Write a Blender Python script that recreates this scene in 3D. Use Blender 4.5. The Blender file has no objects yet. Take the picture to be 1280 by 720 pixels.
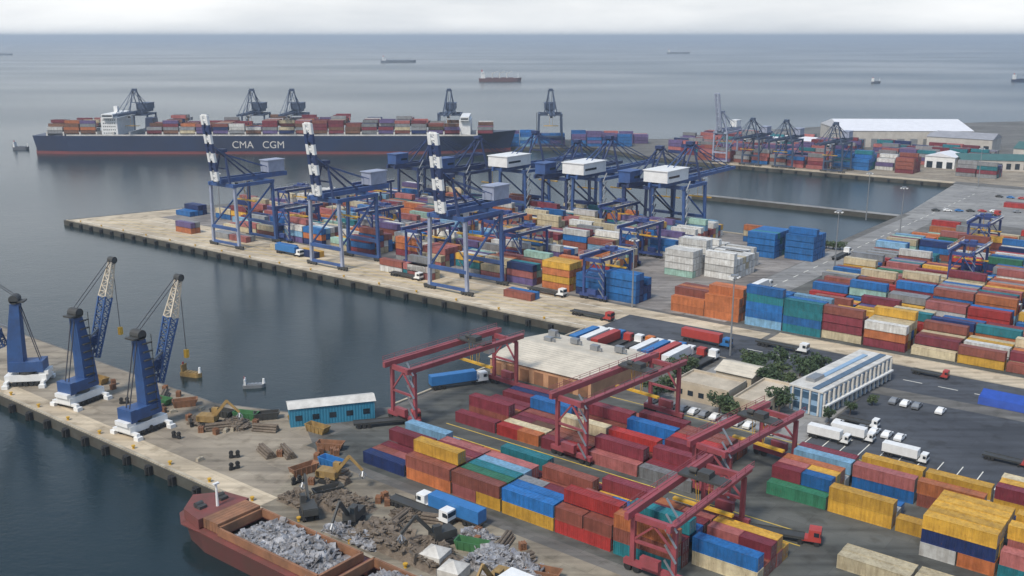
import bpy, math, random
from mathutils import Vector, Matrix
R = math.radians
random.seed(11)
C = bpy.context.scene.collection
sc = bpy.context.scene
CAMH = 92.0
FOC = 1250.0
PITCH = math.atan(314.5 / FOC)
A = R(-38)                       # heading of the quays: s runs along them, t across
ca, sa = math.cos(A), math.sin(A)
ZG = 2.5                         # height of the port land above the water


def W(s, t, z=0.0):
    return Vector((s * ca - t * sa, s * sa + t * ca, z))


def ST(x, y):
    return (x * ca + y * sa, -x * sa + y * ca)


# ------------------------------------------------------------------ materials
def new_mat(name):
    m = bpy.data.materials.new(name)
    m.use_nodes = True
    nt = m.node_tree
    b = nt.nodes['Principled BSDF']
    return m, nt, b


def paint(name, rgb, rough=0.55, var=0.18, scale=0.35, metallic=0.0, dirt=0.0, bump=0.0):
    m, nt, b = new_mat(name)
    N, L = nt.nodes, nt.links
    tc = N.new('ShaderNodeTexCoord')
    no = N.new('ShaderNodeTexNoise')
    no.inputs['Scale'].default_value = scale
    no.inputs['Detail'].default_value = 6
    no.inputs['Roughness'].default_value = 0.65
    L.new(tc.outputs['Object'], no.inputs['Vector'])
    rp = N.new('ShaderNodeValToRGB')
    rp.color_ramp.elements[0].position = 0.3
    rp.color_ramp.elements[1].position = 0.72
    lo = [c * (1 - var) for c in rgb]
    hi = [min(1, c * (1 + var)) for c in rgb]
    if dirt:
        lo = [l * (1 - dirt) + d * dirt for l, d in zip(lo, (0.13, 0.09, 0.06))]
    rp.color_ramp.elements[0].color = (*lo, 1)
    rp.color_ramp.elements[1].color = (*hi, 1)
    L.new(no.outputs['Fac'], rp.inputs['Fac'])
    L.new(rp.outputs['Color'], b.inputs['Base Color'])
    b.inputs['Roughness'].default_value = rough
    b.inputs['Metallic'].default_value = metallic
    if bump:
        bp = N.new('ShaderNodeBump')
        bp.inputs['Strength'].default_value = bump
        bp.inputs['Distance'].default_value = 0.3
        n2 = N.new('ShaderNodeTexNoise')
        n2.inputs['Scale'].default_value = scale * 8
        n2.inputs['Detail'].default_value = 4
        L.new(tc.outputs['Object'], n2.inputs['Vector'])
        L.new(n2.outputs['Fac'], bp.inputs['Height'])
        L.new(bp.outputs['Normal'], b.inputs['Normal'])
    return m


def ribbed(name, rgb, pitch=0.6, axis='X', rough=0.55, var=0.12):
    """sheet metal with ribs running across the given object axis"""
    m = paint(name, rgb, rough, var, 0.2)
    nt = m.node_tree
    N, L = nt.nodes, nt.links
    b = N['Principled BSDF']
    tc = N.new('ShaderNodeTexCoord')
    w = N.new('ShaderNodeTexWave')
    w.bands_direction = axis
    w.inputs['Scale'].default_value = 0.314 / pitch
    L.new(tc.outputs['Object'], w.inputs['Vector'])
    bp = N.new('ShaderNodeBump')
    bp.inputs['Strength'].default_value = 0.5
    bp.inputs['Distance'].default_value = 0.15
    L.new(w.outputs['Fac'], bp.inputs['Height'])
    L.new(bp.outputs['Normal'], b.inputs['Normal'])
    return m


def container_mat(name, source):
    """painted corrugated steel; the paint colour is the object's own colour or the mesh colour"""
    m, nt, b = new_mat(name)
    N, L = nt.nodes, nt.links
    if source == 'object':
        oi = N.new('ShaderNodeObjectInfo')
        col = oi.outputs['Color']
    else:
        at = N.new('ShaderNodeAttribute')
        at.attribute_name = 'paint'
        col = at.outputs['Color']
    tc = N.new('ShaderNodeTexCoord')
    geo = N.new('ShaderNodeNewGeometry')
    no = N.new('ShaderNodeTexNoise')
    no.inputs['Scale'].default_value = 0.45
    no.inputs['Detail'].default_value = 8
    no.inputs['Roughness'].default_value = 0.7
    L.new(geo.outputs['Position'], no.inputs['Vector'])
    rp = N.new('ShaderNodeValToRGB')
    rp.color_ramp.elements[0].position = 0.28
    rp.color_ramp.elements[0].color = (0.62, 0.6, 0.58, 1)
    rp.color_ramp.elements[1].position = 0.7
    rp.color_ramp.elements[1].color = (1.12, 1.12, 1.12, 1)
    L.new(no.outputs['Fac'], rp.inputs['Fac'])
    mx = N.new('ShaderNodeMix')
    mx.data_type = 'RGBA'
    mx.blend_type = 'MULTIPLY'
    mx.inputs['Factor'].default_value = 1
    L.new(col, mx.inputs['A'])
    L.new(rp.outputs['Color'], mx.inputs['B'])
    mps = N.new('ShaderNodeMapping')
    mps.inputs['Scale'].default_value = (1.6, 1.6, .16)
    L.new(geo.outputs['Position'], mps.inputs['Vector'])
    n3 = N.new('ShaderNodeTexNoise')
    n3.inputs['Scale'].default_value = 1.0
    n3.inputs['Detail'].default_value = 5
    L.new(mps.outputs['Vector'], n3.inputs['Vector'])
    r3 = N.new('ShaderNodeValToRGB')
    r3.color_ramp.elements[0].position = .38
    r3.color_ramp.elements[0].color = (.6, .55, .5, 1)
    r3.color_ramp.elements[1].position = .55
    r3.color_ramp.elements[1].color = (1.05, 1.05, 1.05, 1)
    L.new(n3.outputs['Fac'], r3.inputs['Fac'])
    ms = N.new('ShaderNodeMix')
    ms.data_type = 'RGBA'
    ms.blend_type = 'MULTIPLY'
    ms.inputs['Factor'].default_value = .42
    L.new(mx.outputs['Result'], ms.inputs['A'])
    L.new(r3.outputs['Color'], ms.inputs['B'])
    mx = ms
    # rust patches
    n2 = N.new('ShaderNodeTexNoise')
    n2.inputs['Scale'].default_value = 1.1
    n2.inputs['Detail'].default_value = 9
    n2.inputs['Roughness'].default_value = 0.75
    L.new(geo.outputs['Position'], n2.inputs['Vector'])
    r2 = N.new('ShaderNodeValToRGB')
    r2.color_ramp.elements[0].position = 0.58
    r2.color_ramp.elements[1].position = 0.72
    L.new(n2.outputs['Fac'], r2.inputs['Fac'])
    mr = N.new('ShaderNodeMath')
    mr.operation = 'MULTIPLY'
    mr.inputs[1].default_value = 0.6
    L.new(r2.outputs['Color'], mr.inputs[0])
    m2 = N.new('ShaderNodeMix')
    m2.data_type = 'RGBA'
    L.new(mr.outputs[0], m2.inputs['Factor'])
    L.new(mx.outputs['Result'], m2.inputs['A'])
    m2.inputs['B'].default_value = (0.16, 0.07, 0.035, 1)
    L.new(m2.outputs['Result'], b.inputs['Base Color'])
    b.inputs['Roughness'].default_value = 0.55
    if source != 'object':
        w = N.new('ShaderNodeTexWave')
        w.bands_direction = 'X'
        w.inputs['Scale'].default_value = 0.314 / 0.56
        L.new(tc.outputs['Object'], w.inputs['Vector'])
        bp = N.new('ShaderNodeBump')
        bp.inputs['Strength'].default_value = 0.35
        bp.inputs['Distance'].default_value = 0.12
        L.new(w.outputs['Fac'], bp.inputs['Height'])
        L.new(bp.outputs['Normal'], b.inputs['Normal'])
    return m


def ground_mat(name, rgb, rgb2, stain=0.5, scale=0.02, rough=0.9):
    m, nt, b = new_mat(name)
    N, L = nt.nodes, nt.links
    geo = N.new('ShaderNodeNewGeometry')
    mp = N.new('ShaderNodeMapping')
    mp.inputs['Rotation'].default_value = (0, 0, -A)
    L.new(geo.outputs['Position'], mp.inputs['Vector'])
    n1 = N.new('ShaderNodeTexNoise')
    n1.inputs['Scale'].default_value = scale
    n1.inputs['Detail'].default_value = 8
    n1.inputs['Roughness'].default_value = 0.62
    L.new(mp.outputs['Vector'], n1.inputs['Vector'])
    r1 = N.new('ShaderNodeValToRGB')
    r1.color_ramp.elements[0].position = 0.33
    r1.color_ramp.elements[0].color = (*rgb, 1)
    r1.color_ramp.elements[1].position = 0.68
    r1.color_ramp.elements[1].color = (*rgb2, 1)
    L.new(n1.outputs['Fac'], r1.inputs['Fac'])
    # tyre tracks and stains drawn out along the lanes
    mp2 = N.new('ShaderNodeMapping')
    mp2.inputs['Rotation'].default_value = (0, 0, -A)
    mp2.inputs['Scale'].default_value = (0.03, 0.45, 0.2)
    L.new(geo.outputs['Position'], mp2.inputs['Vector'])
    n2 = N.new('ShaderNodeTexNoise')
    n2.inputs['Scale'].default_value = 1.0
    n2.inputs['Detail'].default_value = 6
    L.new(mp2.outputs['Vector'], n2.inputs['Vector'])
    r2 = N.new('ShaderNodeValToRGB')
    r2.color_ramp.elements[0].position = 0.35
    r2.color_ramp.elements[0].color = (1 - stain, 1 - stain, 1 - stain, 1)
    r2.color_ramp.elements[1].position = 0.6
    r2.color_ramp.elements[1].color = (1, 1, 1, 1)
    L.new(n2.outputs['Fac'], r2.inputs['Fac'])
    mx = N.new('ShaderNodeMix')
    mx.data_type = 'RGBA'
    mx.blend_type = 'MULTIPLY'
    mx.inputs['Factor'].default_value = 1
    L.new(r1.outputs['Color'], mx.inputs['A'])
    L.new(r2.outputs['Color'], mx.inputs['B'])
    # slab joints and repair patches
    br = N.new('ShaderNodeTexBrick')
    br.inputs['Scale'].default_value = 1.0
    br.inputs['Mortar Size'].default_value = 0.035
    br.inputs['Brick Width'].default_value = 7.5
    br.inputs['Row Height'].default_value = 5.0
    br.inputs['Color1'].default_value = (1.08, 1.08, 1.08, 1)
    br.inputs['Color2'].default_value = (.86, .86, .87, 1)
    br.inputs['Mortar'].default_value = (.6, .6, .6, 1)
    br.offset = .35
    L.new(mp.outputs['Vector'], br.inputs['Vector'])
    m3 = N.new('ShaderNodeMix')
    m3.data_type = 'RGBA'
    m3.blend_type = 'MULTIPLY'
    m3.inputs['Factor'].default_value = .85
    L.new(mx.outputs['Result'], m3.inputs['A'])
    L.new(br.outputs['Color'], m3.inputs['B'])
    n4 = N.new('ShaderNodeTexNoise')
    n4.inputs['Scale'].default_value = .28
    n4.inputs['Detail'].default_value = 5
    L.new(mp.outputs['Vector'], n4.inputs['Vector'])
    r4 = N.new('ShaderNodeValToRGB')
    r4.color_ramp.elements[0].position = .3
    r4.color_ramp.elements[0].color = (.6, .58, .54, 1)
    r4.color_ramp.elements[1].position = .46
    r4.color_ramp.elements[1].color = (1, 1, 1, 1)
    L.new(n4.outputs['Fac'], r4.inputs['Fac'])
    m4 = N.new('ShaderNodeMix')
    m4.data_type = 'RGBA'
    m4.blend_type = 'MULTIPLY'
    m4.inputs['Factor'].default_value = .8
    L.new(m3.outputs['Result'], m4.inputs['A'])
    L.new(r4.outputs['Color'], m4.inputs['B'])
    L.new(m4.outputs['Result'], b.inputs['Base Color'])
    b.inputs['Roughness'].default_value = rough
    return m


def water_mat():
    m, nt, b = new_mat('sea_water')
    N, L = nt.nodes, nt.links
    geo = N.new('ShaderNodeNewGeometry')
    big = N.new('ShaderNodeTexNoise')
    mpb = N.new('ShaderNodeMapping')
    mpb.inputs['Scale'].default_value = (0.0012, 0.0022, 1)
    L.new(geo.outputs['Position'], mpb.inputs['Vector'])
    big.inputs['Scale'].default_value = 1
    big.inputs['Detail'].default_value = 1.5
    L.new(mpb.outputs['Vector'], big.inputs['Vector'])
    rr = N.new('ShaderNodeValToRGB')
    rr.color_ramp.elements[0].position = 0.35
    rr.color_ramp.elements[0].color = (0.17, 0.17, 0.17, 1)
    rr.color_ramp.elements[1].position = 0.65
    rr.color_ramp.elements[1].color = (0.27, 0.27, 0.27, 1)
    L.new(big.outputs['Fac'], rr.inputs['Fac'])
    L.new(rr.outputs['Color'], b.inputs['Roughness'])
    rc = N.new('ShaderNodeValToRGB')
    rc.color_ramp.elements[0].position = 0.3
    rc.color_ramp.elements[0].color = (0.009, 0.02, 0.023, 1)
    rc.color_ramp.elements[1].position = 0.7
    rc.color_ramp.elements[1].color = (0.014, 0.031, 0.035, 1)
    L.new(big.outputs['Fac'], rc.inputs['Fac'])
    L.new(rc.outputs['Color'], b.inputs['Base Color'])
    b.inputs['IOR'].default_value = 1.33
    h = None
    last = None
    for sc_, dist in (((0.04, 0.05, 1), 0.22), ((0.22, 0.34, 1), 0.10), ((0.7, 1.1, 1), 0.09)):
        mp = N.new('ShaderNodeMapping')
        mp.inputs['Scale'].default_value = sc_
        mp.inputs['Rotation'].default_value = (0, 0, R(20))
        L.new(geo.outputs['Position'], mp.inputs['Vector'])
        n = N.new('ShaderNodeTexNoise')
        n.inputs['Scale'].default_value = 1
        n.inputs['Detail'].default_value = 3
        L.new(mp.outputs['Vector'], n.inputs['Vector'])
        bp = N.new('ShaderNodeBump')
        bp.inputs['Strength'].default_value = 0.6
        bp.inputs['Distance'].default_value = dist
        L.new(n.outputs['Fac'], bp.inputs['Height'])
        if last:
            L.new(last.outputs['Normal'], bp.inputs['Normal'])
        last = bp
    L.new(last.outputs['Normal'], b.inputs['Normal'])
    return m


def leaf_mat(name, rgb):
    m = paint(name, rgb, 0.8, 0.45, 1.2)
    return m


M = dict(
    sts_blue=paint('crane_blue', (0.035, 0.09, 0.25), 0.5, 0.25, 0.3, dirt=0.15),
    sts_navy=paint('crane_dark_blue', (0.02, 0.04, 0.12), 0.5, 0.25, 0.3, dirt=0.1),
    pale_steel=paint('pale_crane_grey', (0.3, 0.33, 0.42), 0.55, 0.2, 0.3),
    far_blue=paint('crane_grey_blue', (0.05, 0.075, 0.13), 0.55, 0.2, 0.3),
    white=paint('white_paint', (0.78, 0.78, 0.76), 0.5, 0.08, 0.4, dirt=0.08),
    dirty_white=paint('dirty_white_paint', (0.62, 0.6, 0.55), 0.6, 0.15, 0.4, dirt=0.25),
    rtg_red=paint('gantry_red', (0.3, 0.06, 0.075), 0.5, 0.22, 0.3, dirt=0.2),
    rtg_blue=paint('gantry_blue', (0.03, 0.06, 0.2), 0.5, 0.22, 0.3, dirt=0.1),
    mhc_blue=paint('harbour_crane_blue', (0.03, 0.085, 0.23), 0.45, 0.25, 0.3, dirt=0.1),
    beige=paint('boom_beige', (0.6, 0.52, 0.4), 0.6, 0.15, 0.4),
    black=paint('black_rubber', (0.02, 0.02, 0.02), 0.8, 0.3, 1.0),
    steel=paint('galvanised_steel', (0.3, 0.31, 0.32), 0.45, 0.15, 0.5, metallic=0.5),
    dark=paint('dark_machine', (0.04, 0.045, 0.045), 0.6, 0.3, 0.6, dirt=0.2),
    glass=paint('dark_glass', (0.02, 0.03, 0.04), 0.12, 0.2, 0.5),
    rope=paint('wire_rope', (0.06, 0.06, 0.07), 0.6, 0.1, 0.5),
    hull_navy=paint('hull_navy', (0.012, 0.026, 0.07), 0.4, 0.25, 0.03, dirt=0.1),
    hull_red=paint('antifouling_red', (0.19, 0.045, 0.05), 0.6, 0.2, 0.05, dirt=0.2),
    hull_maroon=paint('hull_maroon', (0.1, 0.032, 0.03), 0.55, 0.3, 0.2, dirt=0.35),
    deck_red=paint('deck_red', (0.17, 0.045, 0.04), 0.65, 0.3, 0.3, dirt=0.35),
    coaming=paint('rusty_brown', (0.26, 0.12, 0.06), 0.7, 0.35, 0.3, dirt=0.3),
    hull_grey=paint('hull_grey', (0.1, 0.11, 0.13), 0.6, 0.2, 0.05),
    green=paint('machine_green', (0.05, 0.16, 0.06), 0.6, 0.2, 0.6),
    yellow=paint('machine_yellow', (0.62, 0.36, 0.03), 0.5, 0.2, 0.6, dirt=0.15),
    old_yellow=paint('worn_yellow', (0.3, 0.19, 0.06), 0.65, 0.35, 0.6, dirt=0.35),
    orange=paint('machine_orange', (0.6, 0.17, 0.03), 0.5, 0.2, 0.6, dirt=0.15),
    truck_blue=paint('truck_blue', (0.03, 0.16, 0.4), 0.45, 0.15, 0.6),
    truck_red=paint('truck_red', (0.4, 0.05, 0.04), 0.45, 0.15, 0.6),
    shed_blue=ribbed('shed_blue', (0.03, 0.19, 0.3), 0.7),
    concrete=paint('quay_concrete', (0.3, 0.27, 0.22), 0.9, 0.35, 0.15, dirt=0.3, bump=0.2),
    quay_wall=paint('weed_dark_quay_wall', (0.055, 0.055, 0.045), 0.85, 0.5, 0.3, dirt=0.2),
    cope=paint('quay_cope', (0.42, 0.37, 0.28), 0.9, 0.3, 0.3, dirt=0.3),
    tan_roof=ribbed('tan_sheet_roof', (0.56, 0.5, 0.4), 1.2, 'Y', 0.7, 0.2),
    tan_wall=ribbed('orange_brown_cladding', (0.5, 0.27, 0.15), 0.8, 'X', 0.7, 0.25),
    pale_wall=paint('pale_render', (0.5, 0.47, 0.42), 0.85, 0.12, 0.2, dirt=0.15),
    beige_wall=paint('beige_render', (0.48, 0.4, 0.29), 0.85, 0.15, 0.2, dirt=0.1),
    beige_roof=paint('beige_roof_felt', (0.5, 0.43, 0.33), 0.9, 0.2, 0.2, dirt=0.2),
    office_blue=paint('pale_blue_panel', (0.25, 0.38, 0.52), 0.45, 0.12, 0.4),
    office_glass=paint('blue_glazing', (0.05, 0.1, 0.16), 0.15, 0.3, 0.5),
    white_roof=ribbed('white_sheet_roof', (0.72, 0.72, 0.74), 1.5, 'X', 0.6, 0.08),
    green_roof=ribbed('dark_green_roof', (0.05, 0.13, 0.12), 1.2, 'X', 0.6, 0.15),
    grey_roof=ribbed('grey_sheet_roof', (0.3, 0.3, 0.32), 1.2, 'X', 0.6, 0.15),
    tarp=paint('blue_tarpaulin', (0.02, 0.07, 0.35), 0.5, 0.2, 0.4, bump=0.4),
    leaf=leaf_mat('leaves_dark', (0.045, 0.075, 0.03)),
    leaf2=leaf_mat('leaves_mid', (0.07, 0.1, 0.04)),
    bark=paint('bark', (0.09, 0.065, 0.045), 0.9, 0.3, 2),
    scrap=paint('scrap_steel', (0.36, 0.36, 0.37), 0.5, 0.6, 0.6, metallic=0.4, dirt=0.4, bump=0.8),
    scrap_brown=paint('scrap_rusty', (0.15, 0.12, 0.09), 0.8, 0.6, 0.5, dirt=0.4, bump=0.8),
    box=container_mat('container_paint', 'object'),
    boxes=container_mat('stacked_container_paint', 'attr'),
    water=water_mat(),
    land=ground_mat('port_ground', (0.12, 0.115, 0.105), (0.2, 0.19, 0.17), 0.35),
    apron=ground_mat('quay_apron', (0.48, 0.39, 0.27), (0.68, 0.57, 0.41), 0.3, 0.03),
    asphalt=ground_mat('asphalt', (0.05, 0.055, 0.065), (0.09, 0.098, 0.112), 0.3, 0.03),
    aisle=ground_mat('yard_paving', (0.07, 0.075, 0.068), (0.14, 0.14, 0.125), 0.4, 0.05),
    dirtg=ground_mat('oily_dirt', (0.19, 0.16, 0.12), (0.37, 0.32, 0.235), 0.45, 0.09),
    pier=ground_mat('worn_pier', (0.24, 0.2, 0.15), (0.4, 0.34, 0.255), 0.35, 0.05),
    termyard=ground_mat('terminal_paving', (0.2, 0.18, 0.165), (0.33, 0.3, 0.27), 0.4, 0.05),
    pale_road=ground_mat('pale_road', (0.23, 0.225, 0.215), (0.33, 0.32, 0.3), 0.25, 0.03),
    line=paint('road_line', (0.7, 0.68, 0.6), 0.8, 0.25, 0.5),
    yline=paint('yellow_line', (0.6, 0.42, 0.06), 0.8, 0.25, 0.5),
)


# ------------------------------------------------------------------ mesh builder
class MB:
    def __init__(self):
        self.v, self.f, self.c = [], [], []

    def add(self, vs, fs, col=None):
        n = len(self.v)
        self.v += [tuple(p) for p in vs]
        self.f += [tuple(i + n for i in f) for f in fs]
        if col is not None:
            self.c += [col] * len(fs)
        return self

    def box(self, cx, cy, z0, lx, ly, lz, col=None, top=1.0):
        hx, hy = lx / 2, ly / 2
        tx, ty = hx * top, hy * top
        vs = [(cx - hx, cy - hy, z0), (cx + hx, cy - hy, z0), (cx + hx, cy + hy, z0), (cx - hx, cy + hy, z0),
              (cx - tx, cy - ty, z0 + lz), (cx + tx, cy - ty, z0 + lz), (cx + tx, cy + ty, z0 + lz), (cx - tx, cy + ty, z0 + lz)]
        return self.add(vs, [(0, 3, 2, 1), (4, 5, 6, 7), (0, 1, 5, 4), (1, 2, 6, 5), (2, 3, 7, 6), (3, 0, 4, 7)], col)

    def bar(self, p, q, w, h=None, w2=None):
        """rectangular beam between two points, optionally tapering to w2"""
        h = h or w
        p, q = Vector(p), Vector(q)
        d = (q - p).normalized()
        up = Vector((0, 0, 1)) if abs(d.z) < 0.95 else Vector((1, 0, 0))
        a = d.cross(up).normalized()
        b = a.cross(d).normalized()
        k = (w2 / w) if w2 else 1
        vs = []
        for c_, kk in ((p, 1), (q, k)):
            for i, j in ((-1, -1), (1, -1), (1, 1), (-1, 1)):
                vs.append(c_ + a * (i * w / 2 * kk) + b * (j * h / 2 * kk))
        return self.add(vs, [(3, 2, 1, 0), (4, 5, 6, 7), (0, 1, 5, 4), (1, 2, 6, 5), (2, 3, 7, 6), (3, 0, 4, 7)])

    def cyl(self, p, q, r, r2=None, n=10):
        r2 = r if r2 is None else r2
        p, q = Vector(p), Vector(q)
        d = (q - p).normalized()
        up = Vector((0, 0, 1)) if abs(d.z) < 0.95 else Vector((1, 0, 0))
        a = d.cross(up).normalized()
        b = d.cross(a).normalized()
        vs = []
        for c_, rr in ((p, r), (q, r2)):
            for i in range(n):
                th = 2 * math.pi * i / n
                vs.append(c_ + a * (rr * math.cos(th)) + b * (rr * math.sin(th)))
        fs = [tuple(range(n)), tuple(range(2 * n - 1, n - 1, -1))]
        for i in range(n):
            j = (i + 1) % n
            fs.append((i, i + n, j + n, j))
        return self.add(vs, fs)

    def prism(self, pts, z0, z1):
        """closed outline of (x, y) points, given anticlockwise, raised from z0 to z1"""
        n = len(pts)
        vs = [(x, y, z0) for x, y in pts] + [(x, y, z1) for x, y in pts]
        fs = [tuple(range(n - 1, -1, -1)), tuple(range(n, 2 * n))]
        for i in range(n):
            j = (i + 1) % n
            fs.append((i, j, j + n, i + n))
        return self.add(vs, fs)

    def lattice(self, p, q, w, h, n, r, w2=None, h2=None):
        """four-chord lattice boom"""
        p, q = Vector(p), Vector(q)
        d = (q - p).normalized()
        up = Vector((0, 0, 1)) if abs(d.z) < 0.97 else Vector((0, 1, 0))
        a = d.cross(up).normalized()
        b = a.cross(d).normalized()
        w2, h2 = w2 or w, h2 or h
        rings = []
        for i in range(n + 1):
            k = i / n
            c_ = p.lerp(q, k)
            ww, hh = w + (w2 - w) * k, h + (h2 - h) * k
            rings.append([c_ + a * (x * ww / 2) + b * (y * hh / 2) for x, y in ((-1, -1), (1, -1), (1, 1), (-1, 1))])
        for j in range(4):
            self.bar(rings[0][j], rings[-1][j], r * 2)
        for i in range(n):
            for j in range(4):
                k = (j + 1) % 4
                if i % 2:
                    self.bar(rings[i][j], rings[i + 1][k], r * 1.1)
                else:
                    self.bar(rings[i][k], rings[i + 1][j], r * 1.1)
                self.bar(rings[i][j], rings[i][k], r * 1.1)
        return self

    def build(self, name, mat, parent=None, smooth=False):
        me = bpy.data.meshes.new(name)
        me.from_pydata(self.v, [], self.f)
        if self.c:
            at = me.color_attributes.new('paint', 'FLOAT_COLOR', 'CORNER')
            buf = []
            for poly, col in zip(me.polygons, self.c):
                for _ in range(poly.loop_total):
                    buf += [col[0], col[1], col[2], 1.0]
            at.data.foreach_set('color', buf)
        if smooth:
            me.polygons.foreach_set('use_smooth', [True] * len(me.polygons))
        me.materials.append(mat)
        me.update()
        o = bpy.data.objects.new(name, me)
        C.objects.link(o)
        if parent is not None:
            o.parent = parent
        return o


LABELS = {}


def tag(o, label=None, cat=None, group=None, kind=None):
    if label:
        o['label'] = label
        LABELS.setdefault(label, []).append(o.name)
    if cat:
        o['category'] = cat
    if group:
        o['group'] = group
    if kind:
        o['kind'] = kind
    return o


def empty(name, loc=(0, 0, 0), rz=0.0):
    o = bpy.data.objects.new(name, None)
    o.empty_display_size = 0.5
    C.objects.link(o)
    o.location = loc
    o.rotation_euler = (0, 0, rz)
    return o


def copy_tree(o, parent=None):
    c_ = o.copy()
    C.objects.link(c_)
    c_.parent = parent
    for ch in list(o.children):
        copy_tree(ch, c_)
    return c_


def place(o, s, t, z=ZG, rz=0.0):
    o.location = W(s, t, z)
    o.rotation_euler = (0, 0, A + rz)
    return o


class Proto:
    """first use places the original, later uses place copies"""
    def __init__(self, root):
        self.root, self.used = root, False

    def put(self, loc, rz, label, cat, group=None):
        o = self.root if not self.used else copy_tree(self.root)
        self.used = True
        o.location = loc
        o.rotation_euler = (0, 0, rz)
        for k in ('label', 'category', 'group'):
            if k in o:
                del o[k]
        tag(o, label, cat, group)
        return o


# ------------------------------------------------------------------ setting: sea and land
o = MB().add([(-30000, -600, 0), (30000, -600, 0), (30000, 30000, 0), (-30000, 30000, 0)], [(0, 1, 2, 3)]).build('sea', M['water'])
tag(o, kind='structure')


def stp(*pts):
    return [tuple(W(s, t)[:2]) for s, t in pts]


def ccw(pts):
    a = sum(x1 * y2 - x2 * y1 for (x1, y1), (x2, y2) in zip(pts, pts[1:] + pts[:1]))
    return pts if a > 0 else pts[::-1]


land_pts = (stp((-345, 110), (330, 110), (330, 1000)) + [(900, 1050), (640, 1120), (330, 1040), (190, 960), (140, 905), (-395, 885), (-395, 834), (70, 834), (100, 775)]
            + stp((-337, 662), (-166, 662), (-156, 640), (-156, 527), (-274, 527), (-274, 521), (-156, 521), (-156, 428),
                  (-430, 428), (-468, 310), (-483, 252), (-168, 252), (-168, 166), (-181, 150), (-205, 141), (-345, 141)))
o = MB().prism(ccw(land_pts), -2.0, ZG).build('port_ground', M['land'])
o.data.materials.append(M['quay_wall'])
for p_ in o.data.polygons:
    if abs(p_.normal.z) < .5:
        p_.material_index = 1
tag(o, kind='structure')


def sheet(name, mat, pts, lift, st=True):
    pts = stp(*pts) if st else pts
    pts = ccw(pts)
    o = MB().add([(x, y, ZG + lift) for x, y in pts], [tuple(range(len(pts)))]).build(name, M[mat])
    tag(o, kind='structure')
    return o


sheet('quay_apron', 'apron', [(-481, 253), (-120, 253), (-120, 284), (-440, 286), (-466, 309)], 0.004)
sheet('pier_paving', 'pier', [(-344, 111), (-130, 111), (-160, 135), (-182, 149), (-205, 140.5), (-344, 140.5)], 0.004)
sheet('pier_edge_paving', 'apron', [(-344, 111), (-150, 111), (-150, 116), (-344, 116)], 0.014)
sheet('scrap_quay_ground', 'dirtg', [(-150, 111), (60, 111), (60, 131), (-160, 134)], 0.008)
sheet('yard_paving', 'aisle', [(-166, 137), (60, 134), (60, 205), (-166, 205)], 0.011)
sheet('lorry_park_paving', 'asphalt', [(-78, 206), (120, 206), (120, 262), (-78, 250)], 0.004)
sheet('car_park_paving', 'pale_road', [(-119, 206), (-78.5, 206), (-78.5, 252), (-119, 251)], 0.004)
sheet('main_road', 'asphalt', [(-166, 256), (-119, 253.5), (120, 268), (120, 278), (-119, 277), (-166, 276)], 0.008)
sheet('yard_road', 'aisle', [(-152, 286.5), (120, 286.5), (120, 470), (-152, 470)], 0.008)
sheet('terminal_paving', 'termyard', [(-452, 286.5), (-152.5, 286.5), (-152.5, 425), (-425, 425)], 0.008)
sheet('roadside_strip', 'apron', [(-118, 278), (120, 279), (120, 286), (-118, 286)], 0.012)
sheet('access_road', 'pale_road', [(-152, 287), (-137, 287), (-137, 640), (-152, 640)], 0.014)
sheet('harbour_road', 'pale_road', [(-155, 530), (120, 500), (120, 660), (-165, 660)], 0.012)
sheet('far_apron', 'apron', [(-335, 664), (-167, 664), (-167, 672), (-335, 672)], 0.016)
sheet('far_yard_ground', 'pier', [(-335, 673), (120, 673), (120, 800), (-280, 800)], 0.004)
sheet('jetty_deck', 'pale_road', [(-273.5, 521.5), (-156, 521.5), (-156, 526.5), (-273.5, 526.5)], 0.018)


def kerb(name, a, b, w=0.7, h=0.35, mat='cope'):
    A_, B_ = W(*a, ZG), W(*b, ZG)
    o = MB().bar(A_ + Vector((0, 0, h / 2)), B_ + Vector((0, 0, h / 2)), w, h).build(name, M[mat])
    tag(o, kind='structure')


kerb('quay_kerb', (-481, 252.6), (-168.5, 252.6))
kerb('quay_kerb', (-344, 110.6), (320, 110.6))
kerb('quay_kerb', (-168.6, 167), (-168.6, 252))
kerb('quay_kerb', (-337, 662.6), (-167, 662.6))
kerb('quay_kerb', (-430, 427.4), (-157, 427.4))
kerb('road_kerb', (-118, 277.7), (120, 278.2), 0.5, 0.15)
kerb('road_kerb', (-118, 286.2), (120, 286.2), 0.5, 0.15)


def line_marks(name, mat, segs, w=0.22, lift=0.02):
    mb = MB()
    for (s0, t0), (s1, t1) in segs:
        a_, b_ = W(s0, t0), W(s1, t1)
        d = (b_ - a_).normalized() * (w / 2)
        n = Vector((-d.y, d.x, 0))
        mb.add([(p.x, p.y, ZG + lift) for p in (a_ - n, b_ - n, b_ + n, a_ + n)], [(0, 1, 2, 3)])
    tag(mb.build(name, M[mat]), kind='structure')


line_marks('road_marking', 'line', [((-119 + 9 * i, 265 + .1 * i), (-114 + 9 * i, 265 + .1 * i)) for i in range(24)], 0.35)
line_marks('road_marking', 'line', [((-144.5, 290 + 10 * i), (-144.5, 295 + 10 * i)) for i in range(34)], 0.35)
line_marks('parking_marking', 'line', [((-78 + 4 * i, 208), (-78 + 4 * i, 216)) for i in range(12)])
line_marks('yard_marking', 'yline', [((-150, 161.5), (-60, 161.5)), ((-150, 166.5), (-60, 166.5)), ((-150, 206), (-60, 206))], 0.3)
line_marks('crane_rail', 'line', [((-478, 256), (-170, 256)), ((-450, 278), (-170, 278))], 0.35)
line_marks('lane_marking', 'yline', [((-470, 262), (-170, 262)), ((-465, 266), (-170, 266)), ((-465, 270), (-170, 270))], 0.25)

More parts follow.
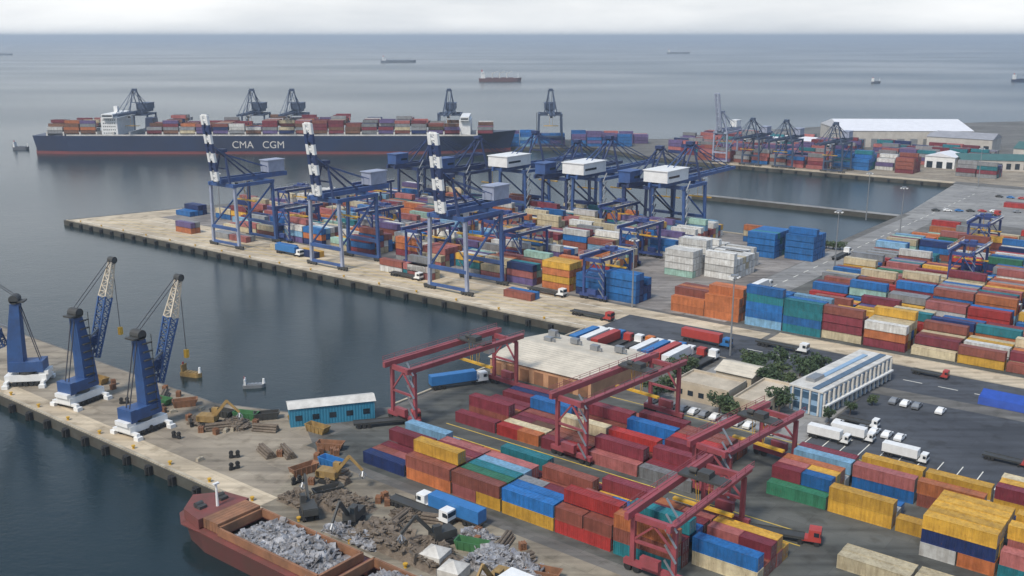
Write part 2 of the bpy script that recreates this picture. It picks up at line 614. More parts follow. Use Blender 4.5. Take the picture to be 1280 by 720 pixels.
# rubber fenders hanging on the quay walls
fender = MB().box(0, 0, -0.75, 1.6, 0.9, 2.2).cyl((0, -0.62, -0.4), (0, -0.62, 1.2), 0.42, n=8).build('rubber_fender', M['black'])
fp = Proto(fender)
for i in range(34):
    fp.put(W(-475 + i * 9.2, 251.4, 0.6), A, 'black rubber fender on the wall of the central terminal quay', 'fender', 'fenders on the central quay')
for i in range(21):
    fp.put(W(-340 + i * 8.6, 109.4, 0.6), A, 'black rubber fender on the wall of the harbour crane pier', 'fender', 'fenders on the crane pier')
for i in range(16):
    fp.put(W(-332 + i * 10.5, 661.4, 0.6), A, 'black rubber fender on the far basin quay', 'fender', 'fenders on the far quay')

# ------------------------------------------------------------------ containers
COL = dict(rust=((0.27, 0.085, 0.06), 'rust'), maroon=((0.21, 0.035, 0.05), 'maroon'), pink=((0.42, 0.14, 0.13), 'salmon'),
           red=((0.42, 0.04, 0.035), 'scarlet'), orange=((0.52, 0.17, 0.06), 'orange'), yellow=((0.66, 0.38, 0.05), 'yellow'),
           blue=((0.02, 0.15, 0.42), 'blue'), sky=((0.22, 0.42, 0.6), 'azure'), navy=((0.015, 0.035, 0.14), 'navy'),
           teal=((0.02, 0.2, 0.24), 'teal'), green=((0.04, 0.2, 0.11), 'green'), white=((0.68, 0.68, 0.65), 'white'),
           grey=((0.27, 0.28, 0.29), 'grey'), cream=((0.58, 0.5, 0.33), 'cream'), brown=((0.2, 0.1, 0.06), 'brown'), mint=((0.35, 0.55, 0.46), 'mint'),
           purple=((0.14, 0.1, 0.24), 'mauve'))
CL, CW, CH = 12.2, 2.44, 2.6


def pick(pal):
    ks = list(pal)
    return random.choices(ks, [pal[k] for k in ks])[0]


class Block:
    def __init__(self, desc, s0, t0, nb, nr, tiers, pal, z=ZG, near=False, pb=12.75, pr=2.62, drop=0.0, rz=None, grid=None, end='basin', side='quay'):
        self.__dict__.update(locals())
        self.cells = {}
        for r in range(nr):
            for b in range(nb):
                if grid:
                    h = grid[nr - 1 - r][b] if r < len(grid) else 0
                else:
                    h = tiers + random.choice((-1, 0, 0, 1, 0)) if tiers > 1 else tiers
                    if random.random() < drop:
                        h = random.choice((0, 1))
                for k in range(max(0, h)):
                    self.cells[(b, r, k)] = pick(pal)

    def run(self, r, b, k, name):
        if (b, r, k) in self.cells:
            self.cells[(b, r, k)] = name


ORD = ['first', 'second', 'third', 'fourth', 'fifth', 'sixth', 'seventh', 'eighth', 'ninth', 'tenth', 'eleventh', 'twelfth', 'thirteenth']
REDS = dict(rust=4, maroon=4, pink=4, red=1, orange=1.2, grey=1.4, blue=1.6, sky=1.4, yellow=.9, teal=1.1, brown=1.4, white=1.1, green=.4, cream=.7)
MIX = dict(rust=2, maroon=1.6, pink=1.4, orange=2, yellow=1.6, blue=2.6, navy=1, white=1.6, cream=1.6, teal=1, grey=1, sky=.8, green=.4, brown=.7, red=1.2, mint=.3, purple=.8)
PALE = dict(pink=2.5, white=4, cream=3, blue=2.6, sky=1.4, rust=1.6, maroon=1.2, navy=1.6, orange=1.4, grey=1.6, mint=.6, teal=.6, yellow=.8, purple=1.5)

blocks = []
# stacks beside the scrap quay: rows listed from the back to the front
gA = [[1, 1, 2, 1, 2, 1, 1],
      [2, 1, 1, 2, 1, 2, 2],
      [1, 2, 2, 1, 1, 2, 2],
      [2, 2, 2, 1, 2, 2, 1],
      [1, 2, 2, 2, 2, 3, 2],
      [1, 3, 2, 2, 3, 2, 0],
      [1, 2, 2, 2, 2, 3, 0]]
bA = Block('front stacks by scrap quay', -149, 138.5, 7, 7, 3, REDS, near=True, grid=gA)
for (r, b, k, n) in [(0, 0, 0, 'navy'), (1, 0, 1, 'orange'), (0, 1, 0, 'orange'), (0, 1, 1, 'rust'), (1, 1, 2, 'yellow'), (0, 2, 2, 'brown'), (0, 2, 1, 'rust'),
                     (0, 3, 1, 'blue'), (0, 3, 0, 'yellow'), (1, 3, 1, 'blue'), (2, 3, 2, 'sky'), (0, 4, 2, 'orange'), (0, 4, 1, 'rust'), (0, 5, 2, 'orange'), (1, 5, 2, 'sky'),
                     (1, 4, 1, 'pink'), (0, 5, 1, 'rust'), (2, 5, 2, 'teal'), (0, 5, 0, 'teal'), (1, 6, 1, 'teal'), (2, 6, 2, 'teal'), (2, 6, 1, 'blue'), (3, 6, 2, 'sky'),
                     (4, 6, 2, 'pink'), (5, 6, 1, 'yellow'), (5, 5, 2, 'pink'), (6, 5, 2, 'pink'), (6, 2, 1, 'teal'), (7, 2, 1, 'pink'), (7, 1, 0, 'pink'), (6, 1, 1, 'red'),
                     (5, 1, 1, 'teal'), (4, 1, 2, 'grey'), (3, 1, 2, 'yellow'), (4, 2, 2, 'grey'), (6, 3, 2, 'sky'), (7, 3, 1, 'pink'), (5, 3, 2, 'maroon')]:
    bA.run(r, b, k, n)
blocks.append(bA)
gB = [[1, 0, 1, 1, 1], [1, 1, 1, 2, 1], [1, 1, 2, 1, 2], [0, 1, 1, 2, 2], [1, 2, 1, 1, 2], [1, 1, 0, 1, 2], [1, 1, 2, 2, 1], [2, 1, 1, 1, 2], [0, 1, 1, 2, 1], [1, 1, 1, 1, 1]]
bB = Block('red stacks behind paved aisle', -149, 168.5, 5, 10, 2, dict(rust=3, maroon=3.5, pink=3, red=1.5, cream=1.2, brown=2, grey=1.4, orange=.5, blue=.7, navy=.4), near=True, grid=gB)
for (r, b, k, n) in [(0, 1, 0, 'red'), (1, 2, 1, 'red'), (3, 2, 1, 'cream'), (4, 3, 1, 'maroon'), (9, 4, 0, 'rust'), (6, 4, 1, 'rust'), (8, 0, 0, 'navy'), (7, 0, 1, 'blue'), (2, 0, 0, 'rust')]:
    bB.run(r, b, k, n)
blocks.append(bB)
gC = [[1, 2, 2], [2, 1, 1], [2, 2, 2], [1, 0, 0], [2, 0, 0], [2, 1, 0], [2, 1, 0], [1, 2, 1]]
bC = Block('stacks right of red gantries', -74, 178, 3, 8, 2, dict(rust=2, pink=2, orange=2, yellow=2, blue=1, maroon=2, white=1, green=.5), near=True, grid=gC)
for (r, b, k, n) in [(0, 0, 0, 'green'), (0, 1, 0, 'yellow'), (0, 1, 1, 'yellow'), (1, 0, 1, 'maroon'), (2, 0, 1, 'pink'), (3, 0, 1, 'orange'), (4, 0, 0, 'white'), (5, 0, 1, 'sky'), (5, 1, 1, 'pink'),
                     (5, 2, 1, 'orange'), (7, 1, 1, 'yellow'), (7, 2, 1, 'yellow'), (6, 1, 0, 'blue'), (0, 2, 0, 'yellow')]:
    bC.run(r, b, k, n)
blocks.append(bC)
gD = [[2, 2], [3, 3], [3, 2], [3, 3], [3, 1], [3, 2]]
bD = Block('yellow-topped stack at lower right', -42, 171.5, 2, 6, 3, dict(yellow=2, orange=1), near=True, grid=gD)
for r in range(6):
    bD.run(r, 0, 2, 'yellow'); bD.run(r, 0, 1, 'navy'); bD.run(r, 0, 0, 'white'); bD.run(r, 1, 1, 'pink'); bD.run(r, 1, 0, 'teal'); bD.run(r, 1, 2, 'yellow')
blocks.append(bD)
blocks.append(Block('cream stack on lower dark road', -52, 158, 2, 2, 1, dict(cream=1), near=True))
blocks.append(Block('rows behind lower right stacks', -36, 198, 3, 3, 2, dict(yellow=1, orange=1, cream=1, maroon=1), near=True))
# right-hand yard
bO = Block('orange stack beyond main road', -158, 289, 2, 4, 3, dict(orange=4, rust=3), near=True, pb=12.6)
blocks.append(bO)
bBl = Block('tall blue stack beyond main road', -131, 289, 2, 4, 4, dict(blue=4, teal=2, sky=1), near=True, pb=12.6)
blocks.append(bBl)
for j, (t0, nr) in enumerate([(289.5, 5), (305, 6), (324, 6), (343, 6), (362, 6), (381, 6), (401, 6), (422, 5), (443, 5), (468, 4)]):
    pal = dict(MIX)
    if j == 0:
        pal = dict(cream=4, yellow=3, rust=1.5, maroon=1.5, white=2, orange=1, blue=.6)
    s0 = [-106, -117, -124, -127, -130, -131, -131, -130, -129, -127][j]
    while s0 < -4 - 5 * j:
        n = random.choice((2, 3, 4, 5))
        blocks.append(Block('right yard', s0, t0, n, nr, random.choice((2, 3, 3, 3)) if j < 8 else 2, pal, drop=0.12))
        s0 += n * 12.75 + random.choice((1.2, 2.5, 6, 12) if j > 1 else (1.2, 1.2, 5))
# white refrigerated stacks and blue stacks by the inner basin
blocks.append(Block('white stacks', -186, 334, 1, 6, 4, dict(white=9, mint=1)))
blocks.append(Block('white stacks', -172, 340, 1, 7, 3, dict(white=8, cream=2, brown=1)))
blocks.append(Block('white stacks', -189, 356, 2, 6, 3, dict(white=8, grey=2)))
blocks.append(Block('blue stacks', -176, 386, 1, 6, 4, dict(blue=5, teal=1)))
blocks.append(Block('blue stacks', -161, 390, 1, 5, 4, dict(blue=6)))
# central terminal
for j, (t0, nr, s_lo) in enumerate([(287, 5, -400), (303, 6, -428), (322, 6, -440), (341, 6, -432), (360, 6, -425), (379, 6, -415), (398, 5, -405)]):
    s0 = s_lo
    while s0 < -200:
        n = random.choice((2, 3, 3, 4))
        lim = -192 if j > 1 else -214
        if s0 + n * 12.75 > lim:
            n = int((lim - s0) // 12.75)
            if n < 1:
                break
        frac = (s0 + 440) / 240
        tiers = 2 if frac < 0.3 else 3
        if j >= 4:
            tiers = 3 if frac > .25 else 2
        if not (j == 0 and random.random() < 0.12):
            blocks.append(Block('central terminal', s0, t0, n, nr, tiers, PALE if frac < .8 or j > 2 else MIX, drop=0.14))
        s0 += n * 12.75 + random.choice((5, 7, 14))
blocks.append(Block('orange stack', -211, 288, 1, 5, 4, dict(orange=5, yellow=4, rust=1)))
blocks.append(Block('blue stack', -196, 288, 2, 4, 3, dict(blue=6, navy=2)))
blocks.append(Block('tip', -452, 296, 1, 4, 2, dict(blue=3, navy=2)))
for s0 in (-412, -388, -344, -326, -277, -262, -214):
    blocks.append(Block('apron', s0, 269 + random.choice((0, 1, 3)), random.choice((1, 1, 2)), 2, random.choice((1, 2)), PALE))
for s0 in (-405, -379, -345, -322, -275, -258, -216, -190):
    blocks.append(Block('apron', s0, 412, 1, 3, 2, PALE))
# far yards
for i in range(7):
    blocks.append(Block('far yard', -352 + i * 14, 676, 1, 5, 3, dict(maroon=3, pink=3, rust=2, grey=2, purple=1, blue=1), drop=.1))
blocks.append(Block('far yard', -340, 700, 8, 6, 3, dict(pink=2, grey=3, rust=2, purple=3, teal=1, navy=1), drop=.2))
blocks.append(Block('far blue', -254, 690, 2, 6, 4, dict(blue=5, teal=2)))
blocks.append(Block('far yard', -228, 700, 1, 5, 3, dict(purple=2, grey=2, white=1)))
blocks.append(Block('far red', -212, 692, 1, 6, 4, dict(maroon=4, rust=3)))
blocks.append(Block('far yard', -330, 740, 6, 5, 3, dict(purple=3, navy=2, pink=2), drop=.2))
for (ss, tt, n_) in [(-392, 700, 3), (-400, 722, 5), (-410, 744, 6), (-415, 768, 7), (-330, 768, 5), (-400, 792, 5), (-262, 726, 3), (-300, 720, 3), (-240, 748, 3), (-250, 772, 6), (-262, 796, 7), (-330, 810, 4), (-175, 700, 2), (-420, 812, 6)]:
    blocks.append(Block('far yard', ss, tt, n_, 6, 3, dict(purple=2, pink=2, grey=3, navy=2, maroon=2, teal=1), drop=.15))
for (ss, tt) in [(-120, 585), (-95, 560), (-60, 540)]:
    blocks.append(Block('far yard', ss, tt, 2, 2, 1, dict(red=1, maroon=1)))


class FreeBlock(Block):
    """stack laid out parallel to the x axis at its own origin"""


free = []
for k, (x0, y0, nb, nr, tt, pal) in enumerate([(0, 842, 4, 5, 4, dict(blue=4, navy=2, sky=1, purple=2)), (56, 842, 4, 5, 4, dict(navy=2, blue=5, purple=4)), (60, 866, 5, 4, 3, dict(blue=2, purple=3, pink=2)),
                                               (-380, 868, 10, 3, 2, MIX), (-240, 868, 9, 3, 2, MIX), (-110, 868, 8, 3, 3, MIX)]):
    free.append((Block('pier', x0, y0, nb, nr, tt, pal, drop=.1)))

# choose what becomes its own object
near_list, far_list = [], []
for bi, bl in enumerate(blocks):
    for (b, r, k), cname in bl.cells.items():
        c_ = bl.cells
        exposed = ((b, r, k + 1) not in c_) or ((b + 1, r, k) not in c_) or ((b, r - 1, k) not in c_)
        if not exposed:
            continue
        s = bl.s0 + b * bl.pb + CL / 2
        t = bl.t0 + r * bl.pr + CW / 2
        (near_list if bl.near else far_list).append((s, t, bl.z + k * CH, cname, bi, b, r, k))
near_list.sort(key=lambda q: W(q[0], q[1]).length)
if len(near_list) > 300:
    far_list += near_list[300:]
    near_list = near_list[:300]
print('containers near', len(near_list), 'far', len(far_list))

# one detailed container: corrugated sides, corner posts, rails, ribbed roof, doors at +x
cb = MB()
hx, hy = CL / 2, CW / 2
for sx in (-1, 1):
    for sy in (-1, 1):
        cb.box(sx * (hx - .09), sy * (hy - .09), 0, .18, .18, CH)
for sy in (-1, 1):
    cb.box(0, sy * (hy - .05), 0, CL - .36, .1, .2)
    cb.box(0, sy * (hy - .05), CH - .13, CL - .36, .1, .12)
for sx in (-1, 1):
    cb.box(sx * (hx - .06), 0, 0, .12, CW - .36, .2)
    cb.box(sx * (hx - .06), 0, CH - .13, .12, CW - .36, .12)
nrib = 26
for sy in (-1, 1):
    xs, off = [], []
    L0 = CL - .36
    for i in range(nrib):
        x0 = -L0 / 2 + i * L0 / nrib
        p = L0 / nrib
        xs += [x0, x0 + p * .35, x0 + p * .5, x0 + p * .85]
        off += [.09, .09, .02, .02]
    xs.append(L0 / 2); off.append(.09)
    vs = []
    for x, f in zip(xs, off):
        y = sy * (hy - f)
        vs += [(x, y, .2), (x, y, CH - .13)]
    fs = []
    for i in range(len(xs) - 1):
        q = (2 * i, 2 * i + 2, 2 * i + 3, 2 * i + 1)
        fs.append(q if sy < 0 else q[::-1])
    cb.add(vs, fs)
xs, zz = [], []
L0 = CL - .24
for i in range(18):
    x0 = -L0 / 2 + i * L0 / 18
    p = L0 / 18
    xs += [x0, x0 + p * .4, x0 + p * .5, x0 + p * .9]
    zz += [CH - .05, CH - .05, CH - .09, CH - .09]
xs.append(L0 / 2); zz.append(CH - .05)
vs = []
for x, z in zip(xs, zz):
    vs += [(x, -hy + .1, z), (x, hy - .1, z)]
cb.add(vs, [(2 * i, 2 * i + 2, 2 * i + 3, 2 * i + 1) for i in range(len(xs) - 1)])
cb.box(-hx + .1, 0, .2, .06, CW - .36, CH - .33)
cb.box(0, 0, .08, CL - .3, CW - .3, .08)
body0 = cb.build('shipping_container', M['box'])
dm = MB()
for sy in (-1, 1):
    dm.box(hx - .05, sy * .52, .2, .06, 1.0, CH - .34)
door0 = dm.build('door', M['box'], body0)
rods = MB()
for y in (-.9, -.3, .3, .9):
    rods.box(hx + .02, y, .25, .05, .07, CH - .5)
for y in (-.6, .6):
    rods.box(hx + .03, y, 1.1, .05, .5, .06)
rod0 = rods.build('lock_rod', M['steel'], door0)
first = True
nshort = 0
total = len(near_list)
for (s, t, z, cname, bi, b, r, k) in near_list:
    bl = blocks[bi]
    if bl.cells.get((b, r, k + 1)) is None:
        tier = 'on top' if k else 'on ground'
    else:
        tier = 'tier ' + ['one', 'two', 'three', 'four', 'five'][k]
    # now and then two short boxes take the slot of a long one
    split = total + nshort < 300 and random.random() < .13
    nshort += 1 if split else 0
    for part in ((-1, 1) if split else (0,)):
        if first:
            o, d, q_, first = body0, door0, rod0, False
        else:
            o = body0.copy(); C.objects.link(o)
            d = door0.copy(); C.objects.link(d); d.parent = o
            q_ = rod0.copy(); C.objects.link(q_); q_.parent = d
        j = lambda a: random.uniform(-a, a)
        o.location = W(s + part * CL * .2525 + j(.12), t + j(.06), z)
        o.rotation_euler = (0, 0, A + j(.006))
        o.scale = (.494, 1, 1) if part else (1, 1, 1)
        cn = cname if part < 1 else pick(bl.pal)
        f = random.uniform(.72, 1.15)
        base = [min(1, c_ * f) for c_ in COL[cn][0]]
        o.color = (*base, 1)
        d.color = (*[c_ * random.choice((1, 1, .8)) for c_ in base], 1)
        size = {0: '', -1: 'short ', 1: 'short '}[part]
        end = {0: '', -1: ' left', 1: ' right'}[part]
        tag(o, '%s%s container %s, %s slot%s, %s row, %s' % (size, COL[cn][1], tier, ORD[b], end, ORD[r], bl.desc), 'shipping container', 'shipping containers stacked in the yards')
print('containers near incl. short', total + nshort)


def simple_container(mb, s, t, z, col, sx=1, basis=None):
    """frame slightly proud of corrugated panels, all in one pass"""
    f = random.uniform(.78, 1.15)
    c0 = tuple(min(1, c_ * f) for c_ in col)
    c1 = tuple(c_ * .72 for c_ in c0)
    mb.box(s, t, z + .12, CL - .12, CW - .12, CH - .2, c0)
    for a in (-1, 1):
        for b_ in (-1, 1):
            mb.box(s + a * (CL / 2 - .08), t + b_ * (CW / 2 - .08), z + .02, .16, .16, CH - .05, c1)
        mb.box(s, t + a * (CW / 2 - .05), z + CH - .17, CL - .4, .1, .12, c0)


mb = MB()
for (s, t, z, cname, bi, b, r, k) in far_list:
    simple_container(mb, s, t, z, COL[cname][0])
mb2 = MB()
for bl in free:
    for (b, r, k), cname in bl.cells.items():
        simple_container(mb2, bl.s0 + b * bl.pb, bl.t0 + r * bl.pr, ZG + k * CH, COL[cname][0])

# ------------------------------------------------------------------ the big container ship
SY = 806.0          # y of the near side of the hull
SX0, SX1 = -388.0, 2.0
ship = empty('container_ship', ((SX0 + SX1) / 2, SY + 24, 0))
HL = SX1 - SX0


def hull_outline(L, B, flare_bow=0.0, stern_taper=.82, bow_start=.80, n=14):
    pts = []
    for i in range(n + 1):                      # near side, stern to bow
        u = i / n
        x = -L / 2 + L * u
        if u < .08:
            w = B / 2 * (stern_taper + (1 - stern_taper) * u / .08)
        elif u > bow_start:
            q = (u - bow_start) / (1 - bow_start)
            w = B / 2 * max(0.02, (1 - q ** (2.0 + flare_bow)))
        else:
            w = B / 2
        pts.append((x, w))
    return [(x, -w) for x, w in pts] + [(x, w) for x, w in pts[::-1]]


def hull(L, B, z0, z1, f0=0.0, f1=0.0, rake=0.0, sheer=0.0):
    p0, p1 = hull_outline(L - rake, B, f0), hull_outline(L, B, f1)
    n = len(p0)
    mb_ = MB()
    vs = [(x, y, z0) for x, y in p0] + [(x + rake * .15, y, z1 + sheer * max(0, x / (L / 2) - .7) * 3) for x, y in p1]
    fs = [tuple(range(n - 1, -1, -1)), tuple(range(n, 2 * n))]
    for i in range(n):
        j = (i + 1) % n
        fs.append((i, j, j + n, i + n))
    return mb_.add(vs, fs)


hull(HL, 44, 2.3, 14.5, 0, .8, 8, 3.0).build('hull', M['hull_navy'], ship)
hull(HL - 6, 43.6, -2, 2.9, -.3, 0).build('waterline_band', M['hull_red'], ship)
mbk = MB()
for i in range(27):
    mbk.box(-HL / 2 + 14 + i * 13.3, 0, 14.4, 1.2, 40, 3.2)
mbk.box(0, -21.4, 14.4, HL - 60, .3, 1.2)
mbk.build('lashing_bridge', M['dirty_white'], ship)
b1 = MB().box(-HL / 2 + 64, 0, 14.5, 13, 36, 14).box(-HL / 2 + 64, 0, 28.5, 9, 42, 3.2).box(-HL / 2 + 64, 0, 31.7, 3, 4, 5)
sup = b1.build('superstructure', M['white'], ship)
for k in range(5):
    for q in range(7):
        MB().box(-HL / 2 + 64 - 4.5 + q * 1.5, -18.03, 16 + k * 2.6, .7, .1, .9).build('window', M['glass'], sup)
MB().box(-HL / 2 + 64, -21.03, 29.6, 8, .1, 1.3).build('bridge_window', M['glass'], sup)
b2 = MB().box(HL / 2 - 40, 0, 14.5, 9, 36, 12).box(HL / 2 - 40, 0, 26.5, 7, 42, 3)
sup2 = b2.build('superstructure', M['white'], ship)
MB().box(HL / 2 - 40, -21.03, 27.3, 6, .1, 1.2).build('window', M['glass'], sup2)
fun = MB().box(-HL / 2 + 92, 0, 14.5, 7, 14, 13, top=.85).build('funnel', M['hull_navy'], ship)


def text_part(txt, size, loc, rot, mat, parent, name='lettering', depth=0.05, spacing=1.0):
    cu = bpy.data.curves.new(name, 'FONT')
    cu.body = txt
    cu.size = size
    cu.extrude = depth
    cu.space_character = spacing
    cu.align_x = 'CENTER'
    t_ = bpy.data.objects.new(name, cu)
    C.objects.link(t_)
    dg = bpy.context.evaluated_depsgraph_get()
    me = bpy.data.meshes.new_from_object(t_.evaluated_get(dg))
    bpy.data.objects.remove(t_)
    me.materials.append(mat)
    o_ = bpy.data.objects.new(name, me)
    C.objects.link(o_)
    o_.parent = parent
    o_.location = loc
    o_.rotation_euler = rot
    return o_


text_part('CMA   CGM', 8.0, (-HL / 2 + 184, -22.08, 4.8), (R(90), 0, 0), M['dirty_white'], ship, spacing=1.02)
tag(ship, 'huge navy container ship with white hull lettering moored beyond the terminal', 'container ship')
SHIPPAL = dict(rust=2, maroon=4, pink=2, brown=4, grey=4, purple=2, white=1, cream=1, navy=1, teal=.6, orange=.6)
shipc = []
for i in range(27):
    if i in (4,):
        continue
    x = SX0 + 14 + i * 13.3 + 6.6
    if abs(x - (SX0 + 64)) < 8 or abs(x - (SX0 + 92)) < 5 or abs(x - (SX1 - 40)) < 7 or x > SX1 - 12:
        continue
    base = 3 if i < 3 else (2 if i < 7 else random.choice((2, 3, 3, 4)))
    if i > 24:
        base = 2
    for r in range(0, 15):
        h = base + random.choice((0, 0, -1, 0, 1))
        for k in range(h):
            if r == 0 or k == h - 1:
                simple_container(mb2, x, SY + 24 + (r - 7) * 2.65, 14.6 + 1.6 + k * CH, COL[pick(SHIPPAL)][0])
# fold both lists into one mass of stacked containers (local frame: s along x)
o = mb.build('container_stacks', M['boxes'])
o.rotation_euler = (0, 0, A)
me = o.data
# the x-parallel ones are turned into the same frame
inv = Matrix.Rotation(-A, 4, 'Z')
n0 = len(mb.v)
mb.v += [tuple(inv @ Vector(p)) for p in mb2.v]
mb.f += [tuple(i + n0 for i in f) for f in mb2.f]
mb.c += mb2.c
bpy.data.objects.remove(o)
o = mb.build('container_stacks', M['boxes'])
o.rotation_euler = (0, 0, A)
tag(o, 'hundreds of mixed coloured containers stacked across the terminals and on the big ship', 'container stacks', kind='stuff')


# ------------------------------------------------------------------ ship-to-shore cranes (local: x along rail, +y towards the water)
def make_sts(raised, main='sts_blue', house='white', stripes=True, ang=83, boomL=28, w=18.0, g=20.0, hp=28.0, apex=46.0, houseL=18, houseW=9):
    root = empty('quay_crane')
    m, st = M[main], M['sts_navy']
    for x in (-w / 2, w / 2):
        for y in (0, -g):
            leg = MB().bar((x, y, 1.6), (x * .92, y, hp), 1.05, 1.25).build('leg', M['pale_steel'] if (stripes and y == 0) else m, root)
            bg = MB()
            for q in (-2.2, -.8, .8, 2.2):
                bg.cyl((x + q, y - .35, .45), (x + q, y + .35, .45), .45, n=8)
            bg.box(x, y, .7, 5.6, .8, .9)
            bg.build('bogie', M['dark'], leg)
    for y in (0, -g):
        MB().bar((-w / 2, y, 8.5), (w / 2, y, 8.5), 1.1, 1.3).bar((-w / 2, y, 1.9), (w / 2, y, 1.9), .9, 1.0).build('sill_beam', m, root)
    pt = MB()
    for x in (-w / 2 * .92, w / 2 * .92):
        pt.bar((x, 1, hp - .5), (x, -g - 1, hp - .5), 1.1, 1.4)
        pt.bar((x, 0, 9), (x, -g, hp - 2), .6, .6)
    for y in (0, -g):
        pt.bar((-w / 2, y, hp - .6), (w / 2, y, hp - .6), 1.2, 1.5)
    pt.build('portal_frame', m, root)
    gd = MB()
    for x in (-2.6, 2.6):
        gd.bar((x, 3, hp + 1.4), (x, -g - 13, hp + 1.4), 1.0, 1.9)
    for i in range(9):
        y = 2 - i * (g + 13) / 8
        gd.bar((-2.6, y, hp + 1.4), (2.6, y, hp + 1.4), .5, .7)
    gd.build('girder', m, root)
    hs = MB().box(0, -g - 13 + houseL / 2 + 1, hp + 2.6, houseW, houseL, 5.0).build('machinery_house', M[house], root)
    MB().box(0, -g - 13 + houseL / 2 + 1, hp + 7.6, houseW + .8, houseL + .8, .35).build('roof', M[house], hs)
    MB().box(houseW / 2 + .03, -g - 6, hp + 4.4, .1, houseL * .5, 1.0).build('window', M['glass'], hs)
    af = MB()
    for x in (-3.4, 3.4):
        af.bar((x * 1.6, 0, hp), (x * .5, -1, apex), .9, .9, .6)
        af.bar((x, -g * .75, hp + 2), (x * .5, -1.4, apex - .5), .6, .6)
    af.bar((-2.6, 0, apex), (2.6, 0, apex), .8, .9)
    af.bar((-4.2, -.4, (hp + apex) / 2), (4.2, -.4, (hp + apex) / 2), .5, .6)
    af.box(0, -1, apex + .3, 3.5, 3, 1.4)
    af.build('a_frame', M['sts_navy'] if main == 'sts_blue' else m, root)
    a_ = R(ang) if raised else R(0.5)
    d = Vector((0, math.cos(a_), math.sin(a_)))
    up = Vector((0, -math.sin(a_), math.cos(a_)))
    h0 = Vector((0, 3.2, hp + 1.6))
    nseg = 7
    boomroot = None
    for i in range(nseg if stripes else 1):
        p, q = h0 + d * (boomL * i / (nseg if stripes else 1)), h0 + d * (boomL * (i + 1) / (nseg if stripes else 1))
        bm = MB()
        for x in (-1.6, 1.6):
            bm.bar(p + Vector((x, 0, 0)), q + Vector((x, 0, 0)), 1.1, 1.5)
        nn = 2 if stripes else 8
        for j in range(nn + 1):
            c_ = p.lerp(q, j / nn)
            bm.bar(c_ + Vector((-1.6, 0, 0)), c_ + Vector((1.6, 0, 0)), .5, .9)
            if j < nn:
                e = p.lerp(q, (j + 1) / nn)
                bm.bar(c_ + Vector((-1.6, 0, 0)), e + Vector((1.6, 0, 0)), .35, .35)
        mt = (M['white'] if i % 2 == 0 else M['sts_navy']) if stripes else m
        if i == 0:
            boomroot = bm.build('boom', mt, root)
        else:
            bm.build('boom_section', mt, boomroot)
    tie = MB()
    top = Vector((0, 0, apex))
    for x in (-1.8, 1.8):
        tx = Vector((x, 0, 0))
        tie.bar(top + tx, h0 + d * (boomL * .55) + tx, .3)
        if not raised:
            tie.bar(top + tx, h0 + d * (boomL * .93) + tx, .3)
        tie.bar(top + tx * .6, Vector((x, -g - 11, hp + 2.4)), .3)
    tie.build('tie_rod', m, root)
    cy = -g * .45 if raised else boomL * .35
    cab = MB().box(0, cy, hp - 2.3, 2.6, 3.2, 2.4).box(0, cy - 3.4, hp - .1, 5, 4, .6).build('operator_cab', M['white'], root)
    MB().box(0, cy + 1.62, hp - 2.0, 2.2, .08, 1.4).build('window', M['glass'], cab)
    sp = MB()
    zs = hp - 9
    sp.box(0, cy - 3.4, zs, 12.0, 1.2, .5)
    for x in (-1.2, 1.2):
        sp.bar((x, cy - 3.4, zs + .5), (x, cy - 3.4, hp), .14)
    sp.build('spreader', M['yellow'], root)
    lad = MB()
    for i in range(6):
        z = 3 + i * 4
        lad.bar((w / 2 + 1.0, -g - .8, z), (w / 2 + 1.0, -g + 2.4, z + 4), .5, .25)
    lad.build('stairway', M['steel'], root)
    return root


PA = A + math.pi    # facing the near water
sts_up = Proto(make_sts(True, house='pale_steel', houseL=9, houseW=5.5, apex=41))
for (s, lab, rz) in [(-233.5, 'raised striped boom quay crane, nearest of three on the central quay', 0), (-298, 'raised striped boom quay crane, middle of three along the central quay', 0),
                     (-363, 'raised striped boom quay crane nearest the tip of the central quay', 0)]:
    sts_up.put(W(s, 261.5, ZG), PA, lab, 'quay crane', 'striped quay cranes on the central quay')
far_sts = Proto(make_sts(False, 'sts_blue', 'white', False, boomL=40, apex=41, hp=24.5, houseL=19, houseW=12, w=17))
for s, lab in [(-309, 'blue quay crane with white machinery house, leftmost on the terminal back quay'), (-264, 'blue quay crane with white machinery house, middle of the back quay'),
               (-220, 'blue quay crane with white machinery house beside the inner basin corner')]:
    far_sts.put(W(s, 416, ZG), A, lab, 'quay crane', 'blue quay cranes with white houses')
far2 = Proto(make_sts(False, 'sts_navy', 'sts_blue', False, boomL=36, apex=38, hp=23, w=15, houseL=9, houseW=6))
for s, lab in [(-334, 'dark blue quay crane beyond the leftmost white-housed crane'), (-236, 'dark blue quay crane between two white-housed cranes on the back quay'), (-283, 'dark blue quay crane left of the middle white-housed crane'), (-366, 'dark blue quay crane at the left end of the back quay')]:
    far2.put(W(s, 416 if s > -300 else 400, ZG), A, lab, 'quay crane', 'dark quay cranes on the back quay')
ship_sts = Proto(make_sts(False, 'far_blue', 'far_blue', False, boomL=40, apex=46, w=20, hp=27))
for x, lab in [(-312, 'grey blue quay crane over the left part of the big ship'), (-215, 'grey blue quay crane left of a close pair over the big ship'),
               (-182, 'grey blue quay crane right of a close pair over the big ship'), (-52, 'grey blue quay crane over the bow half of the big ship'),
               (32, 'grey blue quay crane just beyond the bow of the big ship')]:
    ship_sts.put((x, 862 - 22, ZG), math.pi, lab, 'quay crane', 'quay cranes along the far pier')
up2 = Proto(make_sts(True, 'pale_steel', 'white', False, ang=76, boomL=30, apex=40, hp=25, w=13, houseL=9, houseW=6))
